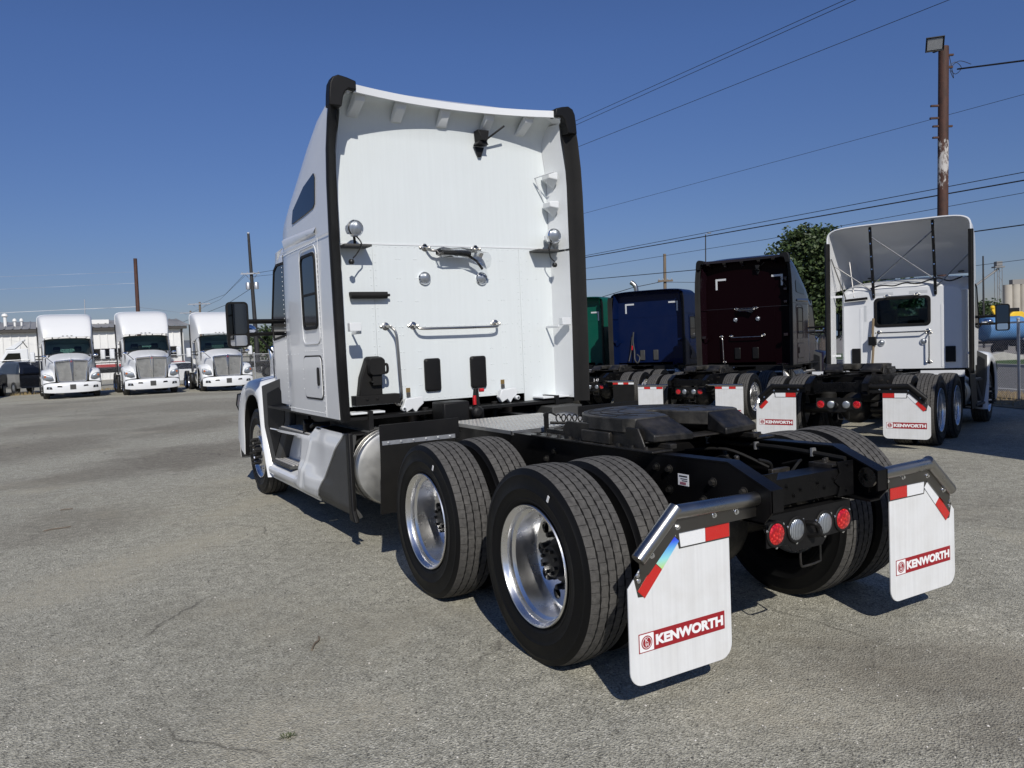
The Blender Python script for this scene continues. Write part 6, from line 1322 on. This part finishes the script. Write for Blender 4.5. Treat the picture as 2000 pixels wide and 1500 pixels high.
# ================================================================== other vehicles behind the left fence
def car(name, label, cat, paint, x, y, rz, L=4.8, Wd=1.9, kind='suv', scale=1):
    root = thing(name, label, cat, (x, y, gz(x, y)), rz); h = Wd/2
    if kind == 'suv': low = [(-L/2, .45), (-L/2, 1.05), (-L*.45, 1.12), (L*.22, 1.12), (L*.44, 1.02), (L/2, .85), (L/2, .40), (-L/2+.1, .35)]; cabp = [(-L*.47, 1.12), (-L*.42, 1.72), (-L*.32, 1.80), (L*.05, 1.78), (L*.24, 1.12)]
    elif kind == 'pickup': low = [(-L/2, .55), (-L/2, 1.15), (-L*.1, 1.15), (L*.22, 1.15), (L*.45, 1.08), (L/2, .95), (L/2, .45), (-L/2+.1, .45)]; cabp = [(-L*.12, 1.15), (-L*.09, 1.82), (L*.06, 1.84), (L*.12, 1.78), (L*.25, 1.15)]
    else: low = [(-L/2, .4), (-L/2+.05, .9), (-L*.38, 1.0), (L*.22, .95), (L*.44, .82), (L/2, .65), (L/2, .32), (-L/2+.1, .3)]; cabp = [(-L*.38, .98), (-L*.22, 1.40), (-L*.05, 1.45), (L*.06, 1.42), (L*.26, .94)]
    k = MB(); k.loft([[(s*h*.93, a, b2+.02) if False else (xx, a, b2) for a, b2 in smooth2(low+[low[0]], 3)[:-1]] for xx, s in ((-h, 1), (-h*.96, 1), (h*.96, 1), (h, 1))], True, True, True); k.build('car_body', paint, root, 40, .05)
    k = MB(); cp = smooth2(cabp, 4); k.loft([[(-h*(.97-.22*(b2-cabp[0][1])), a, b2) for a, b2 in cp], [(h*(.97-.22*(b2-cabp[0][1])), a, b2) for a, b2 in cp]], True, True, True); k.build('car_roof', paint, root, 40, .03)
    for s in (-1, 1):
        cz = cabp[0][1]; wp = [(a*.90-.0, cz+.05+(b2-cz)*.80) for a, b2 in cabp]
        k = MB(); k.loft([[(s*(h*(.97-.22*(b2-cz))+e), a, b2) for a, b2 in wp] for e in (.001, .012)], True, True, True); k.build('side_glass', 'dglass', root)
        for yy in (-L*.31, L*.31):
            k = MB(); k.lathe([(.02, .0), (.20, .0), (.22, -.02), (.33, -.02), (.36, .03), (.36, .17), (.33, .22)], (s*h*1.01, yy, .36), (-s, 0, 0), 24); w2 = k.build('wheel', 'side_t', root); k = MB(); k.lathe([(.001, -.012), (.18, -.01), (.2, .0)], (s*h*1.01, yy, .36), (-s, 0, 0), 20); k.build('rim', 'brush', w2)
        k = MB(); k.box(s*h*.75-.15, s*h*.75+.15, L/2-.06, L/2+.004, .70, .82); k.build('headlamp', 'clear', root, 30, .02)
        k = MB(); k.box(s*h*.8-.10, s*h*.8+.10, -L/2-.004, -L/2+.06, .80, 1.0); k.build('tail_lamp', 'redlamp', root, 30, .02)
    k = MB(); k.loft([[(-h*.8, cabp[-1][0]-.02, cabp[-1][1]+.05), (h*.8, cabp[-1][0]-.02, cabp[-1][1]+.05), (h*.68, cabp[-2][0]+.06, cabp[-2][1]-.04), (-h*.68, cabp[-2][0]+.06, cabp[-2][1]-.04)], [(-h*.8, cabp[-1][0]+.02, cabp[-1][1]+.06), (h*.8, cabp[-1][0]+.02, cabp[-1][1]+.06), (h*.68, cabp[-2][0]+.08, cabp[-2][1]-.03), (-h*.68, cabp[-2][0]+.08, cabp[-2][1]-.03)]], True, True, True); k.build('windscreen', 'dglass', root)
    k = MB(); k.loft([[(-h*.75, cabp[0][0]+.01, cabp[0][1]+.06), (h*.75, cabp[0][0]+.01, cabp[0][1]+.06), (h*.64, cabp[1][0]-.01, cabp[1][1]-.05), (-h*.64, cabp[1][0]-.01, cabp[1][1]-.05)], [(-h*.75, cabp[0][0]-.02, cabp[0][1]+.06), (h*.75, cabp[0][0]-.02, cabp[0][1]+.06), (h*.64, cabp[1][0]-.04, cabp[1][1]-.05), (-h*.64, cabp[1][0]-.04, cabp[1][1]-.05)]], True, True, True); k.build('rear_window', 'dglass', root)
    k = MB(); k.box(-.26, .26, -L/2-.012, -L/2+.02, .78, .90); k.build('number_plate', 'wprint', root)
    return root
MT['blackcar'] = mat('black_car_paint', (.008, .009, .012), .25, 0, .7); MT['whitecar'] = mat('white_car_paint', (.70, .71, .72), .3, 0, .6)
p = at(44, 740, 45); car('parked_car', 'black sport utility car parked behind the fence beside the leftmost white tractor', 'car', 'blackcar', p.x, p.y, 20, 4.9, 1.95, 'suv')
p = at(-52, 740, 40); car('parked_car', 'dark vehicle cut off by the left edge of the view', 'car', 'blackcar', p.x, p.y, 172, 5.4, 1.95, 'pickup')
p = at(358, 735, 50.5); car('parked_car', 'white car parked behind the fence between the middle and right white tractors', 'car', 'whitecar', p.x, p.y, -80, 4.6, 1.85, 'sedan')
p = at(205, 735, 53); 
def flatbed(label, p, rz, L=7):
    t = thing('flatbed_trailer', label, 'trailer', (p.x, p.y, 0), rz)
    k = MB(); k.box(-L/2, L/2, -1.2, 1.2, 1.1, 1.22); k.box(-L/2, L/2, -.5, -.38, .85, 1.1); k.box(-L/2, L/2, .38, .5, .85, 1.1); k.build('deck', 'greasy', t, 30, .01)
    k = MB()
    for i in range(int(L/1.2)+1): k.box(-L/2+i*1.2, -L/2+i*1.2+.06, -1.2, -1.14, 1.22, 1.55)
    k.box(-L/2, L/2, -1.2, -1.15, 1.5, 1.56); k.build('stake_rail', 'greasy', t, 30)
    for x in (L*.18, L*.18+1.2):
        for s in (-1, 1):
            k = MB(); k.lathe([(.15, .0), (.29, .02), (.3, -.01), (.45, -.01), (.5, .04), (.5, .24), (.44, .27)], (x, s*1.15, .5), (0, -s, 0), 26); w2 = k.build('wheel', 'side_t', t)
            k = MB(); k.lathe([(.001, .06), (.12, .05), (.15, .09), (.26, .09), (.29, .015)], (x, s*1.15, .5), (0, -s, 0), 22); k.build('rim', 'brush', w2)
    return t
flatbed('dark flatbed trailer behind the fence between the left and middle white tractors', p, 0, 6)
p = at(500, 725, 51); flatbed('dark flatbed trailer with big wheels behind the fence under the foreground truck mirror', p, 0, 6)
# small white day cab seen side-on at the far left
def side_tractor():
    p = at(24, 735, 58); t = thing('delivery_tractor', 'white tractor seen side-on at the far left with a green door emblem', 'truck', (p.x, p.y, 0), 0)
    k = MB(); k.prism([(-1.9, .6), (-1.9, 1.25), (-1.1, 1.55), (-.75, 1.75), (-.2, 2.75), (1.1, 2.8), (1.15, .85), (-.6, .85), (-.8, .6)], 'y', -1.1, 1.1); k.build('cab_body', 'white', t, 30, .06)
    k = MB(); k.prism([(-.55, 1.85), (-.12, 2.5), (.62, 2.5), (.66, 1.85)], 'y', -1.115, -1.102); k.build('door_window', 'wglass', t); k = MB(); k.prism([(-.50, 1.88), (-.10, 2.46), (.60, 2.46), (.63, 1.88)], 'y', -1.101, -1.1005); k.build('window_interior', 'cabin', t)
    k = MB(); k.prism([(-.3, 2.8), (.9, 3.5), (1.0, 3.48), (.75, 3.2), (.3, 2.8)], 'y', -.8, .8); k.build('roof_deflector', 'inner', t, 30, .02)
    k = MB(); k.tube([(.8, -.8, 3.35), (1.1, -.8, 2.85)], .03, 6); k.build('deflector_stay', 'blk', t)
    k = MB(); k.prism(circ(.1, 1.45, .2, 20), 'y', -1.108, -1.102); k.build('door_emblem', mat('green_print', (.10, .40, .22), .5), t)
    for zz, wd in ((1.13, .75), (1.0, .68)):
        k = MB()
        for i in range(9): k.box(.1-wd/2+i*wd/9, .1-wd/2+i*wd/9+wd/13, -1.106, -1.102, zz, zz+.07)
        k.build('door_lettering', 'greytape', t)
    k = MB(); k.box(.85, 1.05, -1.12, -1.1, 1.1, 1.35); k.build('step_vent', 'blk', t, 30, .02)
    k = MB(); k.box(-1.4, 4.5, -.45, .45, .7, .95); k.build('frame', 'frame', t)
    for x in (-1.15, 2.9, 4.1):
        for s in (-1, 1):
            k = MB(); k.lathe([(.15, .0), (.29, .02), (.3, -.01), (.45, -.01), (.5, .04), (.5, .28), (.44, .3)], (x, s*1.1, .5), (0, -s, 0), 24); k.build('wheel', 'side_t', t)
    k = MB(); k.cyl((1.3, -.6, 1.0), (1.3, -.6, 2.0), .16, n=14); k.build('exhaust', 'chrome', t)
side_tractor()
# yard lamp in front of the building and twigs on the asphalt
for (u, v, l, a, lab) in ((112, 1034, .12, 10, 'dark stick lying on the asphalt at the far left'), (618, 1258, .10, 60, 'thin dark stick lying on the asphalt in the foreground'), (130, 996, .06, 0, 'short dark twig on the asphalt beyond the left stick')):
    d = at(u, v, 1)-CP; p = CP+d*(-CP.z/d.z); k = MB(); k.tube(smooth([(-l, 0, .006), (-l*.2, .006, .010), (l*.4, -.004, .008), (l, .01, .006)]), .005, 6); o = k.build('stick', 'wood', None); o.location = p; o.rotation_euler = (0, 0, rad(a)); tag(o, lab, 'stick')
d = at(563, 1440, 1)-CP; p = CP+d*(-CP.z/d.z); k = MB(); rnd = random.Random(2)
for i in range(120):
    a = rnd.uniform(0, 6.28); r = rnd.uniform(0, .035); q = Vector((r*math.cos(a), r*math.sin(a), 0)); l = Vector((math.cos(a+1.5), math.sin(a+1.5), 0))*.0015; k.add([q-l, q+l, q+Vector((math.cos(a)*.012, math.sin(a)*.012, rnd.uniform(.004, .014)))], [(0, 1, 2)])
o = k.build('weed', mat('weed_green', (.07, .09, .03), .8), None); o.location = p; tag(o, 'tiny green weed growing through the asphalt at the bottom', 'weed')
